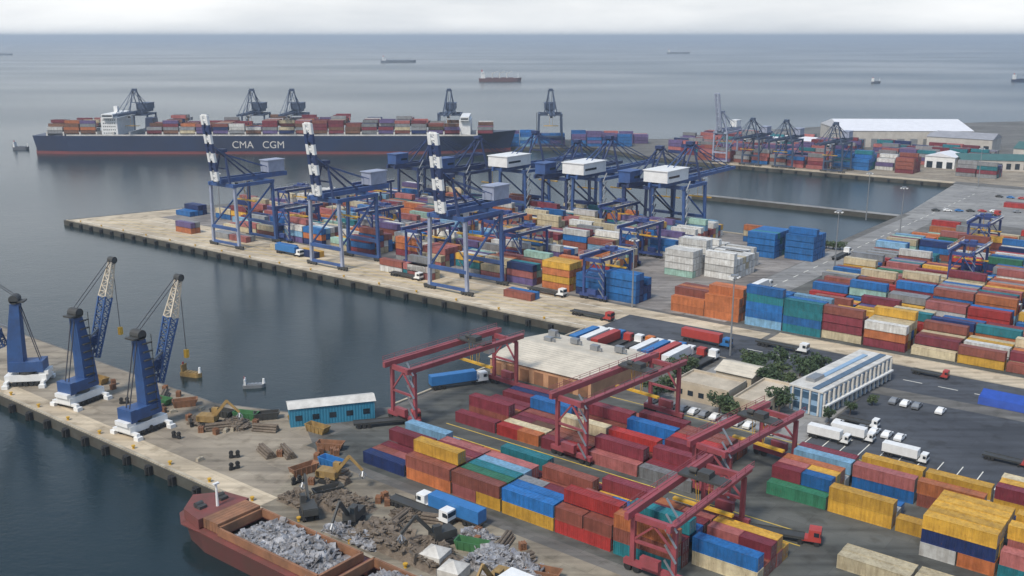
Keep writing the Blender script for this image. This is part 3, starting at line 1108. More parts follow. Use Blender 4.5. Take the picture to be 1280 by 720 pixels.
for (s, t, lab) in [(-330, 668, 'pale quay crane with lifted boom at the left end of the far basin quay')]:
    up2.put(W(s, t, ZG), PA, lab, 'quay crane').scale = (.85, .85, .9)
far3 = Proto(make_sts(False, 'far_blue', 'pale_steel', False, boomL=32, apex=38, hp=23, w=15, houseL=9, houseW=6))
for s, lab in [(-306, 'grey blue quay crane beside the pale lifted-boom crane'), (-281, 'grey blue quay crane, third along the far basin quay'), (-246, 'grey blue quay crane before the far blue stacks')]:
    far3.put(W(s, 668, ZG), PA, lab, 'quay crane', 'grey blue quay cranes on the far basin quay').scale = (.85, .85, .85)


# ------------------------------------------------------------------ yard gantries (local: x travel, y span)
def make_rtg(mat, span=42.0, h=16.0, w=8.0, cab='dirty_white', dbl=True):
    root = empty('gantry_crane')
    m = M[mat]
    for y in (-span / 2, span / 2):
        sb = MB().bar((-w / 2 - 1.6, y, 1.6), (w / 2 + 1.6, y, 1.6), .9, 1.0).build('sill_beam', m, root)
        for x in (-w / 2 - .8, -w / 2 + .9, w / 2 - .9, w / 2 + .8):
            MB().cyl((x, y - .4, .72), (x, y + .4, .72), .72, n=10).build('wheel', M['black'], sb)
        MB().box(0, y + (.9 if y > 0 else -.9), 2.2, 3.6, 1.1, 1.8).build('power_box', m, root)
        for x in (-w / 2, w / 2):
            MB().bar((x, y, 2.0), (x, y, h - .4), .7, .85).build('leg', m, root)
        MB().bar((-w / 2, y, h - .3), (w / 2, y, h - .3), .8, 1.1).build('end_tie', m, root)
        br = MB().bar((-w / 2, y, h * .55), (w / 2, y, h * .55), .45, .5).bar((-w / 2, y, h * .56), (0, y, h - 1), .35).bar((w / 2, y, h * .56), (0, y, h - 1), .35).build('brace', m, root)
    for x in (-w / 2, w / 2):
        gb = MB().bar((x, -span / 2 - 2.5, h + .6), (x, span / 2 + 2.5, h + .6), .8, 1.25).build('girder', m, root)
        rl = MB()
        for z in (1.9, 2.4):
            rl.bar((x + (.9 if x > 0 else -.9), -span / 2 - 2, h + z), (x + (.9 if x > 0 else -.9), span / 2 + 2, h + z), .08)
        rl.bar((x + (.75 if x > 0 else -.75), -span / 2 - 2, h + 1.3), (x + (.75 if x > 0 else -.75), span / 2 + 2, h + 1.3), .6, .08)
        n = int(span / 3)
        for i in range(n + 1):
            yy = -span / 2 - 2 + i * (span + 4) / n
            rl.bar((x + (.9 if x > 0 else -.9), yy, h + 1.4), (x + (.9 if x > 0 else -.9), yy, h + 2.4), .08)
        rl.build('handrail', M['dirty_white'] if mat != 'rtg_red' else m, gb)
    ty = span * .18
    tr = MB().box(0, ty, h + 1.3, w + 1.2, 3.2, .4).box(.3, ty, h + 1.7, 2.4, 2.2, 1.1).cyl((-1.4, ty, h + 2.3), (-2.9, ty, h + 2.3), .55, n=10).build('trolley', M['dark'] if dbl else m, root)
    c_ = MB().box(w / 2 - 2.2, ty + 3.4, h - 2.0, 1.9, 2.2, 2.2).build('operator_cab', M[cab], root)
    MB().box(w / 2 - 2.2, ty + 4.53, h - 1.7, 1.6, .06, 1.3).build('window', M['glass'], c_)
    sp = MB().box(0, ty, h - 4.5, 12.0, .9, .45)
    for x in (-1.1, 1.1):
        for y in (-.7, .7):
            sp.bar((x, ty + y * .4, h - 4.1), (x * 1.3, ty + y, h + 1.8), .09)
    sp.build('spreader', M['yellow'], root)
    ld = MB()
    for i in range(5):
        ld.bar((w / 2 + .9, -span / 2 - 1.1, 2 + i * 2.8), (w / 2 - 1.3, -span / 2 - 1.1, 4.8 + i * 2.8), .45, .15)
    ld.build('stairway', M['steel'], root)
    return root


rg = Proto(make_rtg('rtg_red', span=35, h=13.6))
for s, t, lab in [(-156.5, 178, 'red gantry crane with tall open portal beside the basin'), (-113, 185, 'red gantry crane spanning the middle of the red stacks')]:
    rg.put(W(s, t, ZG), A - R(5), lab, 'gantry crane', 'red gantry cranes over the lower yard')
rg2 = Proto(make_rtg('rtg_red', span=26, h=10.6))
for s, t, rz, lab in [(-75.5, 148.5, 0, 'red gantry crane nearest the camera, legs straddling teal containers'), (-80.5, 182, -6, 'low red gantry crane over the dark gap right of the red stacks')]:
    rg2.put(W(s, t, ZG), A + R(rz), lab, 'gantry crane', 'red gantry cranes over the lower yard')
bg = Proto(make_rtg('rtg_blue', span=17.5, h=14.5, dbl=False))
for i, (s, j, w_) in enumerate([(-352, 0, 'near the tip end of'), (-318, 1, 'a little left of the middle of'), (-272, 0, 'beside the middle striped crane in'), (-262, 2, 'behind the middle striped crane in'),
                                (-236, 1, 'behind the nearest striped crane in'), (-186, 0, 'at the right front corner of'), (-302, 3, 'in the rear middle of'), (-206, 3, 'in the rear right of'),
                                (-395, 2, 'far left in'), (-380, 4, 'at the back left of'), (-240, 5, 'in the last row of')]):
    tc_ = [293, 311, 329, 349, 368, 387][j]
    bg.put(W(s, tc_, ZG), A, 'blue yard gantry %s the central terminal stacks' % w_, 'gantry crane', 'blue yard gantries in the central terminal')
bg2 = Proto(make_rtg('rtg_blue', span=18.5, h=14.5, dbl=False))
for s, t, w_ in [(-88, 379 + 4, 'left part of the right yard'), (-52, 347, 'middle of the right yard'), (-60, 424, 'rear of the right yard'), (-98, 447, 'far left rear of the right yard'), (-24, 365, 'right edge of the right yard')]:
    bg2.put(W(s, t, ZG), A, 'slim blue yard gantry over the %s' % w_, 'gantry crane', 'blue yard gantries in the right yard')


# ------------------------------------------------------------------ mobile harbour cranes
def make_mhc(boom=True, boomL=25.0, ang=70, beige_top=True):
    root = empty('harbour_crane')
    ch = MB().box(0, 0, 1.2, 10.5, 4.8, 1.7).box(-4.6, 0, 2.9, 2.4, 4.4, 1.0)
    for x in (-4.6, 4.6):
        ch.box(x, 0, .9, .9, 8.6, .7)
        for y in (-4.2, 4.2):
            ch.box(x, y, .0, 1.5, 1.5, .9)
    ch.build('chassis', M['white'], root)
    for i in range(7):
        for y in (-2.6, 2.6):
            MB().cyl((-4.2 + i * 1.4, y - .3, .6), (-4.2 + i * 1.4, y + .3, .6), .6, n=10).build('wheel', M['black'], root)
    MB().cyl((0, 0, 2.7), (0, 0, 3.8), 2.2, n=16).build('slew_ring', M['dark'], root)
    MB().box(.2, 0, 3.8, 7.4, 4.4, 2.6).box(-3.9, 0, 3.6, 1.6, 4.8, 3.0).build('machinery_house', M['mhc_blue'], root)
    tw = MB()
    pts = [(2.4, 4.2, 3.4, 3.8), (2.0, 3.6, 3.0, 12), (1.4, 2.8, 2.6, 18), (1.0, 2.2, 2.2, 22)]
    for (x, lx, ly, z), (x2, lx2, ly2, z2) in zip(pts, pts[1:]):
        vs = [(x - lx / 2, -ly / 2, z), (x + lx / 2, -ly / 2, z), (x + lx / 2, ly / 2, z), (x - lx / 2, ly / 2, z),
              (x2 - lx2 / 2, -ly2 / 2, z2), (x2 + lx2 / 2, -ly2 / 2, z2), (x2 + lx2 / 2, ly2 / 2, z2), (x2 - lx2 / 2, ly2 / 2, z2)]
        tw.add(vs, [(0, 3, 2, 1), (4, 5, 6, 7), (0, 1, 5, 4), (1, 2, 6, 5), (2, 3, 7, 6), (3, 0, 4, 7)])
    t_ = tw.build('tower', M['mhc_blue'], root)
    MB().cyl((1.0, -1.5, 23.2), (1.0, 1.5, 23.2), 1.2, n=12).box(0.2, 0, 22.4, 3.4, 3.0, .4).build('sheave_head', M['dark'], t_)
    ldr = MB()
    for z in range(5, 22, 2):
        ldr.box(2.0, -2.0 + (z - 5) * .02, z, 2.4, .6, .25).bar((2.8, -2.2, z), (2.8, -2.2, z + 2.2), .12)
    ldr.build('platform', M['dark'], t_)
    cab = MB().box(6.2, 1.4, 13.2, 2.6, 2.0, 2.4).build('operator_cab', M['mhc_blue'], root)
    MB().box(7.53, 1.4, 13.5, .06, 1.7, 1.6).build('window', M['glass'], cab)
    if boom:
        a_ = R(ang)
        p = Vector((5.2, 0, 10.5))
        d = Vector((math.cos(a_), 0, math.sin(a_)))
        k = boomL * .62
        b = MB().lattice(p, p + d * k, 2.6, 1.2, 10, .17, 2.4, 2.2).build('boom', M['mhc_blue'], root)
        MB().lattice(p + d * k, p + d * boomL, 2.4, 2.2, 7, .15, 1.0, .9).build('boom_tip', M['beige'], b)
        MB().cyl(p + d * boomL + Vector((0, -.9, 0)), p + d * boomL + Vector((0, .9, 0)), .9, n=12).build('sheave', M['dark'], b)
        tip = p + d * boomL
        r_ = MB()
        for y in (-.6, .6):
            r_.bar((1.0, y, 24.2), tip + Vector((0, y, .7)), .14)
            r_.bar((-3.6, y, 6.4), (0.6, y, 24), .2)
        r_.bar(tip, (tip.x + .4, 0, tip.z - 18), .12)
        r_.build('hoist_rope', M['rope'], root)
        MB().box(tip.x + .4, 0, tip.z - 20, .9, .9, 2.0).build('hook_block', M['yellow'], root)
        MB().bar((3.5, 0, 15.5), p + d * (boomL * .3), .5).build('luffing_cylinder', M['steel'], root)
    return root


mh = Proto(make_mhc())
mh.put(W(-203, 119.5, ZG), R(58), 'blue harbour crane on white chassis, rightmost of the three on the pier', 'harbour crane', 'blue harbour cranes on the pier')
mh.put(W(-232, 120.5, ZG), R(63), 'blue harbour crane on white chassis, between the other two on the pier', 'harbour crane', 'blue harbour cranes on the pier')
mh.put(W(-256.5, 119.5, ZG), R(188), 'blue harbour crane at the left edge with its boom swung outwards', 'harbour crane', 'blue harbour cranes on the pier')


# ------------------------------------------------------------------ vehicles
def make_truck(cabm, trail, load=None, L=13.0):
    root = empty('articulated_lorry')
    cab = MB().box(L / 2 + 1.6, 0, .9, 2.3, 2.45, 2.2, top=.93).box(L / 2 + .1, 0, .8, 1.6, 2.2, .5).build('cab', M[cabm], root)
    for y in (-1.32, 1.32):
        MB().box(L / 2 + 2.6, y, 2.0, .12, .2, .6).build('mirror', M['black'], cab)
    MB().box(L / 2 + 2.74, 0, .75, .1, 2.3, .45).build('bumper', M['dark'], cab)
    MB().box(L / 2 + 2.72, 0, 1.9, .08, 2.1, .9).build('windscreen', M['glass'], cab)
    for y in (-1.2, 1.2):
        MB().box(L / 2 + 1.9, y, 1.9, .9, .08, .8).build('window', M['glass'], cab)
    MB().box(-.2, 0, 1.0, L, 2.3, .35).box(-.2, -1.15, 1.35, L, .1, .15).box(-.2, 1.15, 1.35, L, .1, .15).build('trailer_bed', M['dark'], root)
    if load:
        MB().box(-.3, 0, 1.36, L - .4, 2.45, 2.5).build('box_body', M[load], root)
    for x in (L / 2 + 2.0, L / 2 - .9, -L / 2 + 2.2, -L / 2 + 1.0, -L / 2 + 3.4):
        for y in (-1.2, .8):
            MB().cyl((x, y, .5), (x, y + .4, .5), .5, n=10).build('wheel', M['black'], root)
    return root


def make_car(mat):
    root = empty('parked_car')
    prof = [(-2.1, .35), (2.1, .35), (2.15, .75), (1.2, .9), (.5, 1.42), (-1.0, 1.45), (-1.75, .95), (-2.15, .85)]
    vs = [(x, -.85 if z < 1 else -.68, z) for x, z in prof] + [(x, .85 if z < 1 else .68, z) for x, z in prof]
    n = len(prof)
    b = MB().add(vs, [tuple(range(n)), tuple(range(2 * n - 1, n - 1, -1))] + [(i, i + n, (i + 1) % n + n, (i + 1) % n) for i in range(n)]).build('body', M[mat], root)
    for y in (-.77, .77):
        MB().box(-.2, y, 1.0, 1.7, .06, .32).build('window', M['glass'], b)
    for x in (-1.3, 1.3):
        for y in (-.88, .66):
            MB().cyl((x, y, .33), (x, y + .22, .33), .33, n=8).build('wheel', M['black'], root)
    return root


tw = {}
for key, (c_, l_) in dict(white_white=('white', 'white'), white_flat=('white', None), red_flat=('truck_red', None), white_blue=('white', 'truck_blue'), blue_red=('truck_blue', 'truck_red'), orange_flat=('orange', None)).items():
    r_ = make_truck(c_, None, l_)
    tw[key] = Proto(r_)
NAMES = dict(white_white='white lorry with white box trailer', white_flat='white lorry with empty flat trailer', red_flat='red lorry with empty flat trailer', white_blue='white lorry with blue box trailer',
             blue_red='blue lorry with red box trailer', orange_flat='orange lorry with empty flat trailer')
H2 = math.pi / 2
for key, s, t, rz, where in [
    # lorry park behind the tan warehouse
    ('white_blue', -160.0, 240.5, H2, 'nearest the basin in the lorry park'),
    ('white_white', -156.6, 241.0, H2, 'second from the basin in the lorry park'),
    ('blue_red', -153.1, 241.5, H2, 'third from the basin in the lorry park'),
    ('red_flat', -149.7, 240.5, H2, 'fourth from the basin in the lorry park'),
    ('white_flat', -146.2, 241.0, H2, 'fifth from the basin in the lorry park'),
    ('orange_flat', -142.8, 241.5, H2, 'left of the middle in the lorry park'),
    ('white_white', -139.3, 240.5, H2, 'right of the middle in the lorry park'),
    ('white_blue', -135.8, 241.0, H2, 'fifth from the trees in the lorry park'),
    ('blue_red', -132.4, 241.5, H2, 'fourth from the trees in the lorry park'),
    ('white_white', -128.9, 240.5, H2, 'third from the trees in the lorry park'),
    ('red_flat', -125.5, 241.0, H2, 'second from the trees in the lorry park'),
    ('white_flat', -122.0, 241.5, H2, 'nearest the trees in the lorry park'),
    # white coaches and trailers right of the office block
    ('white_white', -75, 212.5, 0, 'front left of the lot below the office'), ('white_white', -71, 217, 0, 'behind the front trailer below the office'), ('white_white', -58, 212.5, 0, 'front right of the lot below the office'),
    ('white_flat', -73, 226, 0, 'close under the office block'),  
    # asphalt lot rows
     ('red_flat', -40, 224, 0, 'second in the asphalt lot'),  ('white_flat', -26, 229, 0, 'rear right of the asphalt lot'),
    # central quay and roads
    ('red_flat', -175, 265, 0, 'on the apron at the basin corner'), ('white_flat', -262, 268, 0, 'on the central apron between two striped cranes'), ('white_blue', -330, 268, 0, 'on the central apron near its tip'),
    ('white_flat', -205, 281, 0, 'in front of the orange stacks'), ('blue_red', -132, 262, 0, 'on the road behind the lorry park'), ('white_flat', -112, 271, 0, 'on the road behind the trees'), ('red_flat', -70, 273, 0, 'on the road behind the office block'),
    ('white_white', -145, 330, H2, 'on the access road beside the white stacks'), ('white_flat', -143, 405, H2, 'on the access road beside the blue stacks'), ('red_flat', -120, 545, 1.0, 'on the far harbour road, left one'), ('white_white', -90, 600, .4, 'on the far harbour road, rear one'),
    # scrap quay
    ('white_flat', -124, 128.5, 0, 'on the dirt road beside the front stacks'), ('white_blue', -116, 131, math.pi, 'against the front container row'), 
     ('red_flat', -161, 156, .9, 'beside the blue shed at the basin'), ('white_blue', -165.5, 187, H2 - .5, 'on the basin edge under the left red gantry'),
    ('red_flat', -66, 161.5, .3, 'in the dark aisle right of the nearest gantry'),
]:
    q_ = tw[key].put(W(s, t, ZG + .02), A + rz, '%s %s' % (NAMES[key], where), 'lorry', 'lorries around the port')
    if 'office' in where or 'asphalt' in where:
        q_.scale = (.6, .9, .78)
cars = {k: Proto(make_car(k)) for k in ('white', 'dark', 'steel', 'truck_red', 'truck_blue')}
CN = dict(white='white', dark='black', steel='silver', truck_red='red', truck_blue='blue')
def carlot(n, s0, t0, ds, dt, rz, where):
    for i in range(n):
        k = random.choice(['white', 'white', 'steel'] if 'office' in where else list(cars))
        if random.random() < .15:
            continue
        cars[k].put(W(s0 + ds * i, t0 + dt * i, ZG + .02), A + rz, '%s car, %s in the row %s' % (CN[k], ORD[i], where), 'car', 'parked cars')
carlot(12, -118, 208.5, 2.9, 0, H2, 'before the beige office')
carlot(6, -76, 222.8, 2.9, 0, H2, 'between the coaches below the office')
carlot(6, -73, 246, 2.8, 0, H2, 'behind the office coaches')
carlot(9, -150, 546, 5.0, 3, .5, 'along the far harbour road')
carlot(7, -130, 620, 6.0, 0, 0, 'by the far green-roofed shed')


# ------------------------------------------------------------------ buildings
def block_building(name, s0, s1, t0, t1, h, wall, roofm, label, cat, flat=True, windows=(), rise=0, winm='glass', over=.5):
    root = empty(name)
    place(root, (s0 + s1) / 2, (t0 + t1) / 2)
    L_, D_ = s1 - s0, t1 - t0
    MB().box(0, 0, 0, L_, D_, h).build('wall', M[wall], root)
    if rise:
        ox, oy = L_ / 2 + over, D_ / 2 + over
        v = [(-ox, -oy, h + .03), (ox, -oy, h + .03), (ox, oy, h + .03), (-ox, oy, h + .03), (-ox, 0, h + rise), (ox, 0, h + rise)]
        if D_ > L_:
            v = [(-ox, -oy, h + .03), (ox, -oy, h + .03), (ox, oy, h + .03), (-ox, oy, h + .03), (0, -oy, h + rise), (0, oy, h + rise)]
            f = [(0, 3, 5, 4), (1, 4, 5, 2), (0, 4, 1), (2, 5, 3), (0, 1, 2, 3)]
        else:
            f = [(0, 1, 5, 4), (3, 4, 5, 2), (0, 4, 3), (1, 2, 5), (0, 3, 2, 1)]
        rf = MB().add(v, f).build('roof', M[roofm], root)
    else:
        rb = MB().box(0, 0, h + .003, L_ - .6, D_ - .6, .1)
        for (x, y, lx, ly) in [(0, D_ / 2 - .15, L_, .3), (0, -D_ / 2 + .15, L_, .3), (L_ / 2 - .15, 0, .3, D_ - .6), (-L_ / 2 + .15, 0, .3, D_ - .6)]:
            rb.box(x, y, h + .003, lx, ly, .7)
        rf = rb.build('roof', M[roofm], root)
    for (face, n, floors, wz, wh, ww) in windows:
        for k in range(floors):
            for i in range(n):
                z = wz + k * 3.3
                if face in '-+':
                    x = -L_ / 2 + (i + .5) * L_ / n
                    y = (-D_ / 2 - .03) if face == '-' else D_ / 2 + .03
                    MB().box(x, y, z, ww, .12, wh).build('window', M[winm], root)
                else:
                    y = -D_ / 2 + (i + .5) * D_ / n
                    x = L_ / 2 + .03 if face == 'e' else -L_ / 2 - .03
                    MB().box(x, y, z, .12, ww, wh).build('window', M[winm], root)
    tag(root, label, cat)
    return root, rf


# tan warehouse beside the basin
wr, rf = block_building('warehouse', -165, -132, 201.5, 230, 4.6, 'tan_wall', 'tan_roof', 'long tan-roofed warehouse with orange brown front beside the basin corner', 'warehouse', rise=1.8,
                        windows=[('-', 7, 1, .1, 3.4, 3.0)], winm='coaming')
for i, (x, y) in enumerate([(-10, 4), (-3, 7), (5, 5), (11, 8), (-12, 9)]):
    MB().box(x, y, 5.9, 2.4, 1.6, 1.3 + .1 * i).box(x + 1.2, y, 5.9, 2.0, .5, .9).build('roof_vent', M['steel'], rf)
# office block
ob = empty('office_block')
place(ob, -83.2, 244.5, ZG, -R(6))
MB().box(0, 0, 0, 8.5, 38, 6.2).build('wall', M['office_blue'], ob)
rb = MB().box(0, 0, 6.21, 9.0, 38.8, .4).build('roof', M['dirty_white'], ob)
MB().box(-1.5, -12, 6.62, 2.4, 5, .9).build('plant_room', M['steel'], rb)
MB().box(2.2, 0, 6.62, 1.6, 37.5, .25).build('skylight', M['office_glass'], rb)
MB().box(-1.0, 3, 6.62, 1.3, 24, .3).build('skylight', M['office_blue'], rb)
for k in range(2):
    MB().box(4.31, 0, .9 + k * 3.0, .12, 36.5, 1.6).build('window_band', M['office_glass'], ob)
    MB().box(0, -19.06, .9 + k * 3.0, 7.2, .12, 1.6).build('window_band', M['office_glass'], ob)
pm = MB()
for i in range(16):
    pm.box(4.62, -18.6 + i * 2.48, .2, .5, .5, 5.9)
for i in range(4):
    pm.box(-3.4 + i * 2.3, -19.3, .2, .4, .4, 5.9)
pm.build('facade_fin', M['dirty_white'], ob)
MB().box(4.9, 0, 2.7, .9, 38, .4).build('canopy', M['white'], ob)
tag(ob, 'long pale blue and white two-storey office block with ribbed facade', 'office block')
block_building('low_office', -116, -101, 216, 226, 4.2, 'beige_wall', 'beige_roof', 'small beige flat-roofed building nearest the car row, left of the office block', 'building', windows=[('-', 5, 1, 1.3, 1.3, 1.5), ('e', 3, 1, 1.3, 1.3, 1.5)])
block_building('low_office', -99, -91, 214, 232, 3.8, 'beige_wall', 'beige_roof', 'beige flat-roofed annex touching the end of the office block', 'building', windows=[('-', 3, 1, 1.2, 1.3, 1.4), ('e', 6, 1, 1.2, 1.3, 1.5)])
block_building('low_office', -112, -102, 231, 241, 4.0, 'beige_wall', 'tan_roof', 'beige building with low pitched tan roof among the trees', 'building', rise=1.6, windows=[('-', 3, 1, 1.2, 1.2, 1.3)])
# far buildings
wb, _r = block_building('warehouse', -318, -212, 820, 895, 13.5, 'pale_wall', 'white_roof', 'vast pale warehouse with white roof at the far shore', 'warehouse', rise=7, windows=[('-', 10, 1, .1, 7, 6)], winm='steel')
wb.rotation_euler = (0, 0, R(-3)); wb.location = (330, 872, ZG)
gb, _r = block_building('warehouse', -190, -140, 745, 775, 7, 'pale_wall', 'green_roof', 'dark green roofed shed by the far harbour road', 'warehouse', rise=3, windows=[('-', 9, 1, 1, 4, 3)])
gb.rotation_euler = (0, 0, R(-12))
block_building('warehouse', -165, -120, 815, 850, 9, 'pale_wall', 'green_roof', 'green roofed warehouse at the far right shore', 'warehouse', rise=4, windows=[('-', 7, 1, 1, 4, 3)])
block_building('warehouse', -205, -185, 735, 760, 8, 'white', 'white_roof', 'white gabled shed left of the dark green roofed shed', 'warehouse', rise=2.5, windows=[('-', 3, 1, .1, 4.5, 4)])
block_building('warehouse', -240, -190, 860, 890, 10, 'pale_wall', 'grey_roof', 'grey roofed hall right of the vast pale warehouse', 'warehouse', rise=4, windows=[('-', 6, 1, 1, 4, 4)])
block_building('warehouse', -90, -40, 690, 730, 9, 'white', 'grey_roof', 'white-walled hall at the far right edge of the port', 'warehouse', rise=3, windows=[('-', 6, 1, 1, 4, 4)])
block_building('warehouse', -350, -310, 790, 815, 7, 'pale_wall', 'white_roof', 'low white roofed hall behind the far container rows', 'warehouse', rise=2.5, windows=[('-', 5, 1, 1, 3, 3)])
# blue shed on the basin head
sh = empty('site_shed')
place(sh, -173.5, 151.5, ZG, R(55))
MB().box(0, 0, 0, 20, 5.5, 4.6).build('wall', M['shed_blue'], sh)
MB().add([(-10.4, -3.1, 4.62), (10.4, -3.1, 4.62), (10.4, 3.1, 4.62), (-10.4, 3.1, 4.62), (-10.4, 0, 5.5), (10.4, 0, 5.5)], [(0, 1, 5, 4), (3, 4, 5, 2), (0, 4, 3), (1, 2, 5), (0, 3, 2, 1)]).build('roof', M['dirty_white'], sh)
for i in range(5):
    MB().box(-8 + i * 4, -2.78, 1.5, 1.6, .08, 1.3).build('window', M['glass'], sh)
tag(sh, 'long blue shed with white roof at the head of the basin', 'shed')
# blue tarpaulin tent
tt = empty('storage_tent')
place(tt, -47, 262, ZG, 0)
tt.scale = (.72, .9, .7)
MB().add([(-9, -4, 0), (9, -4, 0), (9, 4, 0), (-9, 4, 0), (-9, -3.6, 2.6), (9, -3.6, 2.6), (9, 3.6, 2.6), (-9, 3.6, 2.6), (-8.6, 0, 4.6), (8.6, 0, 4.6)],
         [(0, 1, 5, 4), (1, 2, 6, 9, 5), (2, 3, 7, 6), (3, 0, 4, 8, 7), (4, 5, 9, 8), (7, 8, 9, 6)]).build('cover', M['tarp'], tt)
MB().box(9.0, 0, 0, .12, 3, 2.4).build('door', M['dark'], tt)
tag(tt, 'bright blue tarpaulin tent at the edge of the asphalt lot', 'tent')
# white tents at the bottom edge
for s, t, lab in [(-108.5, 117, 'white canvas tent at the bottom edge, left one'), (-102.5, 115, 'white canvas tent at the bottom edge, right one')]:
    q = empty('work_tent'); place(q, s, t, ZG, .2)
    MB().add([(-2.6, -2.6, 2.3), (2.6, -2.6, 2.3), (2.6, 2.6, 2.3), (-2.6, 2.6, 2.3), (0, 0, 3.8), (-2.6, -2.6, 0), (2.6, -2.6, 0), (2.6, 2.6, 0), (-2.6, 2.6, 0)],
             [(0, 1, 4), (1, 2, 4), (2, 3, 4), (3, 0, 4), (5, 6, 1, 0), (6, 7, 2, 1), (7, 8, 3, 2), (8, 5, 0, 3)]).build('canopy', M['dirty_white'], q)
    mbp = MB()
    for x in (-2.62, 2.62):
        for y in (-2.62, 2.62):
            mbp.cyl((x, y, 0), (x, y, 2.35), .06, n=6)
    mbp.build('tent_pole', M['steel'], q)
    q.scale = (.8, .8, .8)
    tag(q, lab, 'tent', 'white tents on the scrap quay')


# ------------------------------------------------------------------ trees
def make_tree(mat, h=6.0, r=2.6, n=520, seed=1):
    rnd = random.Random(seed)
    root = empty('tree')
    tr = MB().cyl((0, 0, 0), (.1, .1, h * .55), .22, .12, n=7)
    for i in range(6):
        a_ = i * 1.05 + rnd.random() * .5
        tr.cyl((.08, .08, h * (.3 + .04 * i)), (math.cos(a_) * r * .6, math.sin(a_) * r * .6, h * (.6 + .05 * i)), .09, .03, n=5)
    tr.build('trunk', M['bark'], root)
    cr = MB()
    cl = [(rnd.uniform(-.6, .6) * r, rnd.uniform(-.6, .6) * r, h * rnd.uniform(.48, .88), rnd.uniform(.35, .6) * r) for _ in range(9)]
    for i in range(n):
        cx, cy, cz, cr_ = rnd.choice(cl)
        d = Vector((rnd.gauss(0, 1), rnd.gauss(0, 1), rnd.gauss(0, .8))).normalized() * cr_ * rnd.uniform(.55, 1.08)
        p = Vector((cx, cy, cz)) + d
        a_ = Vector((rnd.gauss(0, 1), rnd.gauss(0, 1), rnd.gauss(0, 1))).normalized()
        b_ = a_.cross(Vector((rnd.gauss(0, 1), rnd.gauss(0, 1), rnd.gauss(0, 1)))).normalized()
        sz = rnd.uniform(.16, .34)
        cr.add([p - a_ * sz - b_ * sz * .6, p + a_ * sz - b_ * sz * .6, p + a_ * sz + b_ * sz * .6, p - a_ * sz + b_ * sz * .6], [(0, 1, 2, 3)])
    cr.build('crown', M[mat], root)
    return root


tp = [Proto(make_tree('leaf', 6.2, 2.8, 700, 3)), Proto(make_tree('leaf2', 5.0, 2.3, 600, 8)), Proto(make_tree('leaf', 7.5, 2.6, 700, 5))]
tree_spots = [(-119, 212, 'at the car park corner by the lorries'), (-118.5, 219, 'left of the small beige building'), (-121, 226, 'behind the small beige building corner'), (-101, 211, 'before the beige annex'),
              (-97, 210, 'just right of the one before the beige annex'), (-90, 221, 'at the near end of the office block'), (-99.5, 236, 'behind the beige annex'), (-96, 241, 'beside the back of the office block'),
              (-93, 246, 'mid-way along the back of the office block'), (-97, 251, 'nearest the main road behind the office'), (-101, 247, 'in the middle of the grove behind the office'), (-104, 252, 'in the rear row of the grove'),
              (-108, 247, 'left in the grove behind the office'), (-112, 251, 'at the left rear of the grove'), (-93, 255, 'right rear of the grove beside the office'), (-106, 243, 'in front of the grove'), (-123, 236, 'by the trailers of the lorry park'),
              (-78, 222.5, 'under the facade of the office block'), (-76, 231, 'halfway along the office facade'), (-74, 241, 'right along the office facade')]
for i, (s, t, w_) in enumerate(tree_spots):
    o = tp[i % 3].put(W(s, t, ZG), random.uniform(0, 6), 'green leafy tree %s' % w_, 'tree', 'trees around the offices')
    o.scale = (1.25, 1.15, random.uniform(.75, 1.0)) if s < -85 else (.6, .6, .55)
for i in range(9):
    o = tp[1].put(W(-172 + i * 2.9, 416 + i * .6, ZG), i, 'low dark shrub-like tree, %s from the left behind the blue stacks' % ORD[i], 'tree', 'trees behind the blue stacks')
    o.scale = (1.1, 1.1, .7)


# ------------------------------------------------------------------ light masts
def make_mast(h=24):
    root = empty('light_mast')
    MB().cyl((0, 0, 0), (0, 0, h), .32, .14, n=8).build('pole', M['steel'], root)
    hd = MB().cyl((0, 0, h - .4), (0, 0, h), 1.1, n=12)
    hd.build('ring', M['steel'], root)
    for i in range(6):
        a_ = i * math.pi / 3
        MB().box(math.cos(a_) * 1.4, math.sin(a_) * 1.4, h - .75, .6, .6, .3).build('lamp', M['white'], root)
    return root


mp_ = Proto(make_mast())
for s, t, w_ in [(-170, 284, 'at the basin corner of the central apron'), (-120, 256, 'beside the main road behind the trees'), 
                 (-136, 380, 'beside the access road by the blue stacks'), (-420, 300, 'near the tip of the central terminal'), (-340, 303, 'left of the middle of the central terminal'), (-136, 460, 'at the rear of the access road'),
                  (-165, 500, 'beside the inner basin'), (-150, 655, 'at the corner of the far basin quay'), (-250, 675, 'on the far basin quay')]:
    mp_.put(W(s, t, ZG), 0, 'tall grey floodlight mast %s' % w_, 'light mast', 'floodlight masts of the port')


# ------------------------------------------------------------------ red bulk ship with scrap in the lower left
bs = empty('bulk_carrier')
place(bs, -117, 102.6, -1.3)
BL, BB = 86.0, 13.0


def mirrored(pts):
    return [(-x, -y) for x, y in pts]


def hull_open(L, B, z0, z1, holds):
    """hull with side walls, deck ring pieces and open holds"""
    p = mirrored(hull_outline(L, B, .3, .85, .86))
    q = mirrored(hull_outline(L - 3, B - 1.0, 0, .85, .86))
    n = len(p)
    m_ = MB()
    vs = [(x, y, z0) for x, y in q] + [(x, y, z1) for x, y in p]
    m_.add(vs, [tuple(range(n - 1, -1, -1))] + [(i, (i + 1) % n, (i + 1) % n + n, i + n) for i in range(n)])
    return m_


